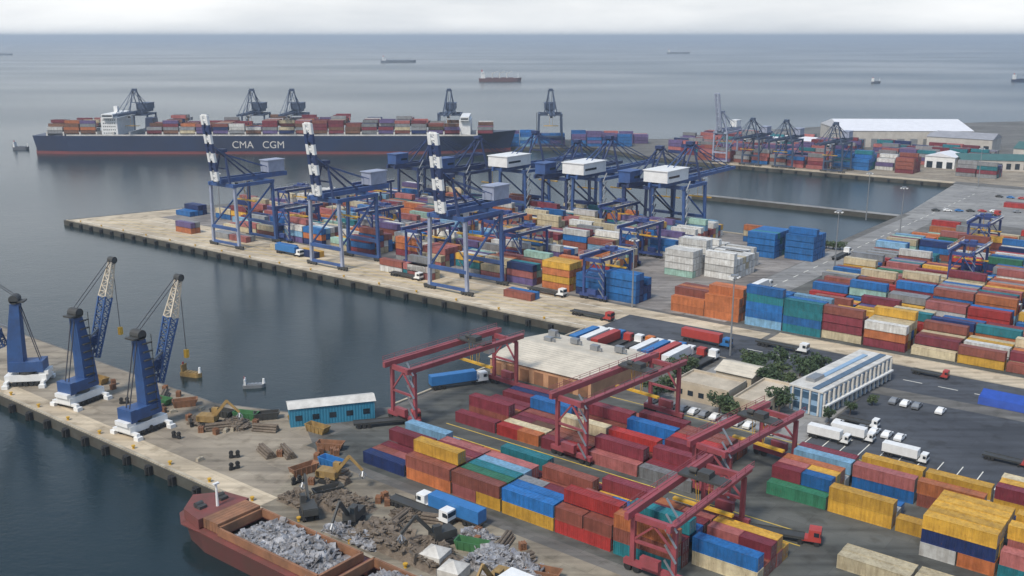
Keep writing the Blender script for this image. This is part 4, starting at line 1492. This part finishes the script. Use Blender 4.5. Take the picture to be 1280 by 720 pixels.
hull_open(BL, BB, -1.5, 5.0, None).build('hull', M['hull_maroon'], bs)
dk = MB()
hx0, hx1, hw = -27.0, 30.0, 4.9
for (x0, x1, y0, y1) in [(-BL / 2 + 6, hx0, -BB / 2 + .3, BB / 2 - .3), (hx1, BL / 2 - 4, -BB / 2 + .3, BB / 2 - .3), (hx0, hx1, -BB / 2 + .15, -hw), (hx0, hx1, hw, BB / 2 - .15), (0.0, 3.0, -hw, hw)]:
    dk.box((x0 + x1) / 2, (y0 + y1) / 2, 4.7, x1 - x0, y1 - y0, .25)
dk.prism([(-BL / 2 + 6, -BB / 2 + .3), (-BL / 2 + 6, BB / 2 - .3), (-BL / 2 + 2.2, BB / 2 - 2.6), (-BL / 2 + .9, 0), (-BL / 2 + 2.2, -BB / 2 + 2.6)][::-1], 4.7, 5.0)
dk.build('deck', M['deck_red'], bs)
cm = MB()
for (x0, x1) in ((hx0, 0.0), (3.0, hx1)):
    for y in (-hw, hw):
        cm.bar((x0, y, 5.9), (x1, y, 5.9), .45, 1.6)
    for x in (x0, x1):
        cm.bar((x, -hw - .2, 5.9), (x, hw + .2, 5.9), .5, 1.6)
cm.build('hatch_coaming', M['coaming'], bs)
fc = MB().prism([(-BL / 2 + 11, -BB / 2 + .8), (-BL / 2 + 11, BB / 2 - .8), (-BL / 2 + 5, BB / 2 - 1.8), (-BL / 2 + 1.2, 0), (-BL / 2 + 5, -BB / 2 + 1.8)][::-1], 5.15, 7.0)
f_ = fc.build('forecastle', M['deck_red'], bs)
wl = MB()
for y in (-2.4, 2.4):
    wl = MB().cyl((-BL / 2 + 6.5, y - .8, 7.5), (-BL / 2 + 6.5, y + .8, 7.5), .55, n=10).box(-BL / 2 + 7.2, y, 6.98, 1.6, 1.6, .6)
    wl.build('windlass', M['dark'], f_)
MB().cyl((-BL / 2 + 9, 0, 7), (-BL / 2 + 9, 0, 11.5), .3, .18, n=8).box(-BL / 2 + 9, 0, 11.4, .6, 1.2, .3).build('foremast', M['white'], f_)
hc = MB()
for i in range(5):
    hc.box(hx0 - 4.4 + i * .9, 0, 5.2, .8, 9.6, 1.9 + .02 * i)
hc.build('hatch_cover', M['coaming'], bs)
ac = MB().box(35.5, 0, 5.15, 8, 9, 7.5).box(35.5, 0, 12.65, 6, 11, 2.4).build('superstructure', M['white'], bs)
MB().box(32.44, 0, 13.2, .1, 9.6, 1.1).build('window', M['glass'], ac)
tag(bs, 'rusty red bulk carrier with open holds of scrap moored at the lower left', 'cargo ship')


def heap(name, s, t, z, lx, ly, h, mat, label, cat, seed, rz=0, kind=None, bits=220):
    bits = int(bits * 1.6)
    rnd = random.Random(seed)
    nx, ny = int(lx / .8) + 2, int(ly / .8) + 2
    vs, fs = [], []
    for j in range(ny):
        for i in range(nx):
            u, v = i / (nx - 1) * 2 - 1, j / (ny - 1) * 2 - 1
            e = max(0, 1 - abs(u) ** 3) * max(0, 1 - abs(v) ** 3)
            edge = i in (0, nx - 1) or j in (0, ny - 1)
            zz_ = 0 if edge else h * e ** .6 * (.55 + .25 * math.sin(u * 7 + seed) * math.cos(v * 3) + rnd.uniform(-.22, .35))
            vs.append((u * lx / 2 + (0 if edge else rnd.uniform(-.2, .2)), v * ly / 2 + (0 if edge else rnd.uniform(-.2, .2)), zz_))
    for j in range(ny - 1):
        for i in range(nx - 1):
            a_ = j * nx + i
            fs.append((a_, a_ + 1, a_ + nx + 1, a_ + nx))
    m_ = MB().add(vs, fs)
    for _ in range(bits):
        x, y = rnd.uniform(-.45, .45) * lx, rnd.uniform(-.45, .45) * ly
        d = Vector((rnd.gauss(0, 1), rnd.gauss(0, 1), rnd.gauss(0, .5))).normalized() * rnd.uniform(.3, 1.1)
        p = Vector((x, y, h * .75 * (1 - (2 * x / lx) ** 4)))
        m_.bar(p - d * (1.6 if _ % 7 == 0 else .8), p + d, rnd.choice((.08, .15, .3, .9, 1.4)) * rnd.uniform(.6, 1.2), rnd.uniform(.05, .35))
    o_ = m_.build(name, M[mat])
    place(o_, s, t, z, rz)
    tag(o_, label, cat, kind=kind)
    return o_


heap('scrap_metal', -130.5, 102.6, 2.3, 26, 9.2, 3.6, 'scrap', 'grey loose scrap metal filling the forward hold of the red ship', 'scrap metal', 2, kind='stuff', bits=500)
heap('scrap_metal', -100.5, 102.6, 2.3, 26, 9.2, 3.8, 'scrap', 'grey loose scrap metal filling the after hold of the red ship', 'scrap metal', 4, kind='stuff', bits=500)
for i, (s, t, lx, ly, h, m_) in enumerate([(-117, 117, 24, 8, 2.4, 'scrap_brown'), (-137, 121.5, 13, 7, 1.8, 'scrap_brown'), (-97, 122, 16, 7, 2.6, 'scrap'), (-84, 115, 16, 8, 3.2, 'scrap_brown'), (-126, 113.5, 14, 3, 1.2, 'scrap')]):
    heap('scrap_heap', s, t, ZG, lx, ly, h, m_, ['long rusty brown scrap heap on the quay beside the red ship', 'small brown scrap heap near the bow of the red ship', 'grey scrap heap next to the dirt road at the bottom',
         'big brown scrap heap at the bottom edge', 'low grey scrap strip along the ship side'][i], 'scrap heap', 20 + i, bits=160)


def make_excavator(col='dark', ang=0):
    root = empty('material_handler')
    for y in (-1.2, 1.2):
        tr = []
        MB().prism([(-2.1, 0), (2.1, 0), (2.4, .5), (2.1, 1.0), (-2.1, 1.0), (-2.4, .5)], -.35, .35)
        m_ = MB()
        pts = [(-2.1, 0), (2.1, 0), (2.5, .5), (2.1, 1.0), (-2.1, 1.0), (-2.5, .5)]
        vs = [(x, y - .35, z) for x, z in pts] + [(x, y + .35, z) for x, z in pts]
        m_.add(vs, [tuple(range(6)), tuple(range(11, 5, -1))] + [(i, i + 6, (i + 1) % 6 + 6, (i + 1) % 6) for i in range(6)])
        m_.build('crawler_track', M['black'], root)
    MB().cyl((0, 0, .9), (0, 0, 1.3), .9, n=10).box(-.6, 0, 1.3, 4.4, 2.7, 1.5).box(-2.5, 0, 1.4, .9, 2.7, 1.2).build('body', M[col], root)
    cb_ = MB().box(1.0, .85, 2.8, 1.5, 1.0, 1.5).build('operator_cab', M[col], root)
    MB().box(1.78, .85, 3.0, .05, .85, 1.1).build('window', M['glass'], cb_)
    bm = MB().bar((1.0, -.3, 2.2), (4.6, -.3, 6.6), .5, .7).build('boom', M[col], root)
    MB().bar((4.5, -.3, 6.7), (7.6, -.3, 4.0), .35, .5).build('stick', M[col], root)
    gr = MB()
    for i in range(5):
        a_ = i * 2 * math.pi / 5
        gr.bar((7.6, -.3, 3.9), (7.6 + math.cos(a_) * .8, -.3 + math.sin(a_) * .8, 3.0), .22, .12)
        gr.bar((7.6 + math.cos(a_) * .8, -.3 + math.sin(a_) * .8, 3.0), (7.6 + math.cos(a_) * .2, -.3 + math.sin(a_) * .2, 2.2), .2, .1)
    gr.build('grapple', M['steel'], root)
    return root


ex = Proto(make_excavator('dark'))
for s, t, a_, lab in [(-139, 114.5, 2.6, 'dark grapple excavator nearest the bow of the red ship'), (-130, 117.5, -1.2, 'dark grapple excavator in the middle of the scrap quay'), (-112, 122, -1.9, 'dark grapple excavator by the long brown scrap heap')]:
    ex.put(W(s, t, ZG), A + a_, lab, 'excavator', 'grapple excavators on the scrap quay')
ex2 = Proto(make_excavator('old_yellow'))
for s, t, a_, lab in [(-193, 131, .5, 'yellow grapple excavator beside the right harbour crane'), (-94, 116.5, -1.4, 'yellow grapple excavator at the bottom edge'), (-147, 127.5, .3, 'yellow grapple excavator left of the dirt road')]:
    ex2.put(W(s, t, ZG), A + a_, lab, 'excavator', 'yellow excavators')


# dark bundles and machinery at the basin head
def make_bin(mat):
    root = empty('scrap_skip')
    v = [(-2.6, -1, 0), (2.2, -1, 0), (2.2, 1, 0), (-2.6, 1, 0), (-3.1, -1.2, 1.8), (3.1, -1.2, 1.8), (3.1, 1.2, 1.8), (-3.1, 1.2, 1.8), (-2.9, -1.05, 1.8), (2.9, -1.05, 1.8), (2.9, 1.05, 1.8), (-2.9, 1.05, 1.8), (-2.4, -.9, .3), (2.0, -.9, .3), (2.0, .9, .3), (-2.4, .9, .3)]
    f = [(0, 3, 2, 1), (0, 1, 5, 4), (1, 2, 6, 5), (2, 3, 7, 6), (3, 0, 4, 7), (4, 5, 9, 8), (5, 6, 10, 9), (6, 7, 11, 10), (7, 4, 8, 11), (8, 9, 13, 12), (9, 10, 14, 13), (10, 11, 15, 14), (11, 8, 12, 15), (12, 13, 14, 15)]
    MB().add(v, f).build('bin', M[mat], root)
    for i in range(5):
        for y in (-1.14, 1.14):
            MB().bar((-2.4 + i * 1.2, y, .1), (-2.4 + i * 1.2, y * 1.06, 1.75), .12).build('rib', M[mat], root)
    return root


bins = {k: Proto(make_bin(k)) for k in ('green', 'old_yellow', 'dark', 'truck_blue', 'coaming')}
BNN = dict(green='green', old_yellow='dull yellow', dark='black', truck_blue='blue', coaming='rusty brown')
for k, s, t, rz, w_ in [('green', -190, 139, .4, 'at the basin head'), ('dark', -186, 142, .9, 'at the basin head'), ('old_yellow', -178, 146, .6, 'left of the blue shed'), ('dark', -196, 136.5, .2, 'by the water edge behind the right harbour crane'),
                        ('old_yellow', -170, 144, .1, 'in front of the blue shed'), ('green', -215, 132, .2, 'between two harbour cranes'), ('coaming', -209, 135, 1.0, 'behind the right harbour crane'), ('truck_blue', -153, 133, .05, 'left of the front container row'),
                        ('coaming', -160, 139, .5, 'between pier and front stacks'), ('dark', -143, 123, 1.2, 'on the scrap quay near the bow'), ('green', -106, 124, .3, 'on the dirt road by the brown heap'), ('old_yellow', -242, 131, 0.1, 'between the left two harbour cranes'),
                        ('coaming', -155, 127, 1.4, 'on the pier paving left of the dirt road'), ('coaming', -90, 124, .3, 'beside the grey scrap heap')]:
    bins[k].put(W(s, t, ZG), A + rz, '%s open skip %s' % (BNN[k], w_), 'skip', 'open skips')

def clutter(name, mb_, mat, spots, label, cat, group):
    p_ = Proto(mb_.build(name, M[mat]))
    for s_, t_, r_ in spots:
        p_.put(W(s_, t_, ZG), A + r_, label, cat, group)


rc = random.Random(5)
def scatter(n, s0, s1, t0, t1):
    return [(rc.uniform(s0, s1), rc.uniform(t0, t1), rc.uniform(0, 3)) for _ in range(n)]


pm_ = MB()
for k in range(5):
    pm_.box(0, 0, .02 + k * .3, 1.3, 1.1, .12)
    for x in (-.5, 0, .5):
        pm_.box(x, 0, .14 + k * .3, .12, 1.1, .14)
clutter('pallet_stack', pm_, 'coaming', scatter(16, -240, -155, 127, 139) + scatter(10, -150, -95, 124, 130), 'small stack of brown wooden pallets on the lower quay', 'pallets', 'pallet stacks on the lower quay')
pp_ = MB()
for k in range(3):
    for i in range(4 - k):
        pp_.cyl((-3, (i - (3 - k) / 2) * .62, .3 + k * .54), (3, (i - (3 - k) / 2) * .62, .3 + k * .54), .29, n=8)
clutter('pipe_bundle', pp_, 'scrap_brown', scatter(7, -225, -160, 128, 137) + scatter(6, -150, -85, 122, 129), 'rusty steel pipe bundle lying on the lower quay', 'pipes', 'pipe bundles on the lower quay')
gm_ = MB()
for x in (-.7, .7):
    for z in (.0, .95):
        gm_.cyl((x, -.25, .5 + z * .8), (x, .25, .5 + z * .8), .48, .48, n=10)
gm_.box(0, 0, .1, 2.4, .3, .5)
clutter('tyre_rack', gm_, 'black', scatter(9, -235, -150, 118, 128), 'black rack of old tyres on the pier paving', 'tyres', 'tyre racks on the pier')
clutter('concrete_block', MB().box(0, 0, 0, 1.6, .8, .75, top=.94).box(0, 0, .751, .35, .35, .14), 'cope', scatter(14, -230, -140, 117, 137) + scatter(8, -150, -122, 235, 250), 'pale concrete block on the ground of the port', 'concrete block', 'loose concrete blocks')
for i, (s, t, lx, ly, h, m_) in enumerate([(-146, 117.5, 7, 5, 1.3, 'scrap_brown'), (-124, 126, 6, 2.4, 1.0, 'scrap_brown'), (-108, 128.3, 7, 2.6, 1.0, 'scrap'), (-188, 134.5, 7, 4, 1.6, 'scrap_brown'), (-196, 130, 5, 3, 1.0, 'scrap_brown')]):
    heap('scrap_heap', s, t, ZG, lx, ly, h, m_, ['low brown scrap heap left of the dark excavators', 'narrow brown scrap heap on the dirt road verge', 'narrow grey scrap heap along the front stacks',
         'brown scrap heap at the basin head by the skips', 'tiny brown scrap heap right of the right harbour crane'][i], 'scrap heap', 60 + i, bits=90)

# bollards on the crane pier
bo = Proto(MB().cyl((0, 0, 0), (0, 0, .6), .3, .25, n=8).cyl((0, 0, .6), (0, 0, .85), .45, n=8).build('mooring_bollard', M['yellow']))
for i in range(18):
    bo.put(W(-335 + i * 14, 112, ZG), 0, 'small yellow mooring bollard on the edge of the lower quay', 'bollard', 'mooring bollards on the lower quay')
for i in range(16):
    bo.put(W(-470 + i * 19, 253.8, ZG), 0, 'small yellow mooring bollard on the edge of the central quay', 'bollard', 'mooring bollards on the central quay')


# ------------------------------------------------------------------ ships out at sea
def sea_ship(name, x, y, L, B, hullm, label, rz=0.0, white=True, cat='cargo ship', cranes=0, hh=7):
    root = empty(name, (x, y, 0), rz)
    hull(L, B, -2, hh, 0, .6, L * .03, hh * .25).build('hull', M[hullm], root)
    sp_ = MB().box(-L * .4, 0, hh, L * .09, B * .8, hh * 1.5).box(-L * .4, 0, hh * 2.5, L * .06, B * .95, hh * .4).build('superstructure', M['white' if white else hullm], root)
    MB().box(-L * .42, 0, hh * 2.9, L * .025, B * .25, hh * .6).build('funnel', M['truck_red'], root)
    h_ = MB()
    for i in range(4):
        h_.box(-L * .26 + i * L * .17, 0, hh, L * .13, B * .7, hh * .22)
    h_.build('hatch_cover', M[hullm], root)
    MB().cyl((L * .42, 0, hh), (L * .42, 0, hh * 2.6), .5, .3, n=6).build('foremast', M['white'], root)
    for i in range(cranes):
        MB().cyl((-L * .18 + i * L * .17, 0, hh), (-L * .18 + i * L * .17, 0, hh * 2.6), 1, n=6).bar((-L * .18 + i * L * .17, 0, hh * 2.4), (-L * .06 + i * L * .17, 0, hh * 3), 1).build('deck_crane', M['dirty_white'], root)
    tag(root, label, cat)


def GP(u, v):
    dx, dy = (u - 640) / FOC, (v - 360) / FOC
    c, s = math.cos(PITCH), math.sin(PITCH)
    t = CAMH / (s + dy * c)
    return dx * t, (c - dy * s) * t


x, y = GP(498, 78); sea_ship('cargo_ship', x, y, 130, 20, 'hull_grey', 'dark low ship at anchor, farthest left of the middle at sea', R(15))
x, y = GP(625, 102); sea_ship('cargo_ship', x, y, 90, 14, 'hull_maroon', 'red-hulled ship at anchor beyond the big container ship', R(3), cranes=3)
x, y = GP(848, 67); sea_ship('cargo_ship', x, y, 130, 20, 'hull_grey', 'grey ship near the horizon right of the middle', 0)
x, y = GP(1095, 104); sea_ship('small_ship', x, y, 24, 7, 'hull_grey', 'small ship with white wheelhouse off the far right shore', R(30), cat='ship', hh=3.5)
x, y = GP(1276, 102); sea_ship('cargo_ship', x, y, 40, 10, 'hull_navy', 'dark ship cut off by the right edge of the view', R(8), cat='ship', hh=5)
x, y = GP(2, 69); sea_ship('cargo_ship', x, y, 110, 18, 'hull_grey', 'faint ship at the left edge near the horizon', R(5))
x, y = GP(27, 187); sea_ship('tugboat', x, y, 13, 5, 'hull_grey', 'small dark tugboat off the stern of the big container ship', 0, cat='tugboat', hh=2.2)
x, y = GP(240, 470); sea_ship('workboat', x, y, 6.5, 2.4, 'old_yellow', 'small dull yellow workboat in the basin behind the harbour cranes', R(-20), white=False, cat='boat', hh=1.1)
x, y = GP(318, 484); sea_ship('workboat', x, y, 6.0, 2.0, 'steel', 'small grey workboat in the basin left of the blue shed', R(10), cat='boat', hh=.9)

# ------------------------------------------------------------------ haze
hz = MB().box(0, 14700, -3, 60400, 30800, 120)
hv = bpy.data.materials.new('haze_air')
hv.use_nodes = True
nt = hv.node_tree
nt.nodes.remove(nt.nodes['Principled BSDF'])
pv = nt.nodes.new('ShaderNodeVolumePrincipled')
pv.inputs['Color'].default_value = (0.8, 0.9, 1.0, 1)
pv.inputs['Density'].default_value = 0.00014
pv.inputs['Anisotropy'].default_value = 0.2
nt.links.new(pv.outputs['Volume'], nt.nodes['Material Output'].inputs['Volume'])
HAZE = True
if HAZE:
    o = hz.build('haze', hv)
    tag(o, 'pale sea haze over the whole port', 'haze', kind='stuff')

# ------------------------------------------------------------------ world, sun, camera
wd = bpy.data.worlds.new('World')
sc.world = wd
wd.use_nodes = True
nt = wd.node_tree
N, L = nt.nodes, nt.links
bgn = N['Background']
sky = N.new('ShaderNodeTexSky')
sky.sky_type = 'NISHITA'
sky.sun_disc = False
SUN_EL, SUN_AZ = R(52), R(215)      # azimuth measured from +y towards +x
sky.sun_elevation = SUN_EL
sky.sun_rotation = SUN_AZ
sky.air_density = 1.2
sky.dust_density = 4
tc = N.new('ShaderNodeTexCoord')
mp = N.new('ShaderNodeMapping')
mp.inputs['Scale'].default_value = (1.6, 1.6, 9)
L.new(tc.outputs['Generated'], mp.inputs['Vector'])
no = N.new('ShaderNodeTexNoise')
no.inputs['Scale'].default_value = 1.6
no.inputs['Detail'].default_value = 7
no.inputs['Roughness'].default_value = .55
L.new(mp.outputs['Vector'], no.inputs['Vector'])
rp = N.new('ShaderNodeValToRGB')
rp.color_ramp.elements[0].position = .35
rp.color_ramp.elements[0].color = (6.0, 6.3, 6.6, 1)
rp.color_ramp.elements[1].position = .65
rp.color_ramp.elements[1].color = (8.6, 8.7, 8.7, 1)
L.new(no.outputs['Fac'], rp.inputs['Fac'])
# cloud deck: pale at the horizon, heavier and bluer overhead, darkest out to the right
sp_ = N.new('ShaderNodeSeparateXYZ')
L.new(tc.outputs['Generated'], sp_.inputs['Vector'])
el = N.new('ShaderNodeMapRange')
el.inputs['From Min'].default_value = 0.045
el.inputs['From Max'].default_value = 0.16
L.new(sp_.outputs['Z'], el.inputs['Value'])
az = N.new('ShaderNodeMapRange')
az.inputs['From Min'].default_value = -0.22
az.inputs['From Max'].default_value = 0.5
az.inputs['To Min'].default_value = 0.05
az.inputs['To Max'].default_value = 1.0
L.new(sp_.outputs['X'], az.inputs['Value'])
hvm = N.new('ShaderNodeMath')
hvm.operation = 'MULTIPLY'
L.new(el.outputs['Result'], hvm.inputs[0])
L.new(az.outputs['Result'], hvm.inputs[1])
up_ = N.new('ShaderNodeMapRange')
up_.inputs['From Min'].default_value = 0.2
up_.inputs['From Max'].default_value = 0.45
L.new(sp_.outputs['Z'], up_.inputs['Value'])
mxm = N.new('ShaderNodeMath')
mxm.operation = 'MAXIMUM'
L.new(hvm.outputs[0], mxm.inputs[0])
L.new(up_.outputs['Result'], mxm.inputs[1])
hm = N.new('ShaderNodeMix')
hm.data_type = 'RGBA'
hm.blend_type = 'MULTIPLY'
L.new(mxm.outputs[0], hm.inputs['Factor'])
L.new(rp.outputs['Color'], hm.inputs['A'])
hm.inputs['B'].default_value = (.26, .39, .6, 1)
mx = N.new('ShaderNodeMix')
mx.data_type = 'RGBA'
mx.inputs['Factor'].default_value = .88
L.new(sky.outputs['Color'], mx.inputs['A'])
L.new(hm.outputs['Result'], mx.inputs['B'])
L.new(mx.outputs['Result'], bgn.inputs['Color'])
bgn.inputs['Strength'].default_value = 0.12

sd = bpy.data.lights.new('sun', 'SUN')
sd.energy = 2.8
sd.angle = R(12)
sd.color = (1, .93, .83)
so = bpy.data.objects.new('sun', sd)
C.objects.link(so)
dirv = Vector((math.sin(SUN_AZ) * math.cos(SUN_EL), math.cos(SUN_AZ) * math.cos(SUN_EL), math.sin(SUN_EL)))
so.rotation_euler = dirv.to_track_quat('Z', 'Y').to_euler()

cd = bpy.data.cameras.new('camera')
cam = bpy.data.objects.new('camera', cd)
C.objects.link(cam)
cam.location = (0, 0, CAMH)
cam.rotation_euler = (R(90) - PITCH, 0, 0)
cd.sensor_width = 36
cd.lens = 36 * FOC / 1280
cd.clip_start = 1
cd.clip_end = 300000
sc.camera = cam
sc.view_settings.view_transform = 'Standard'
sc.view_settings.look = 'None'
sc.view_settings.exposure = 0.25
sc.view_settings.gamma = 1
sc.cycles.volume_bounces = 0
sc.cycles.max_bounces = 6

for o in C.objects:
    if o.parent is None and o.type != 'CAMERA' and o.type != 'LIGHT' and o.get('kind') is None and o.get('label') is None:
        print('UNLABELLED', o.name)
for k, v in LABELS.items():
    if len(v) > 1 and 'fender' not in k and 'bollard' not in k:
        print('DUP', k, len(v))
for pr in list(tw.values()) + list(cars.values()) + list(bins.values()):
    if not pr.used:
        for ch in list(pr.root.children_recursive):
            bpy.data.objects.remove(ch)
        bpy.data.objects.remove(pr.root)
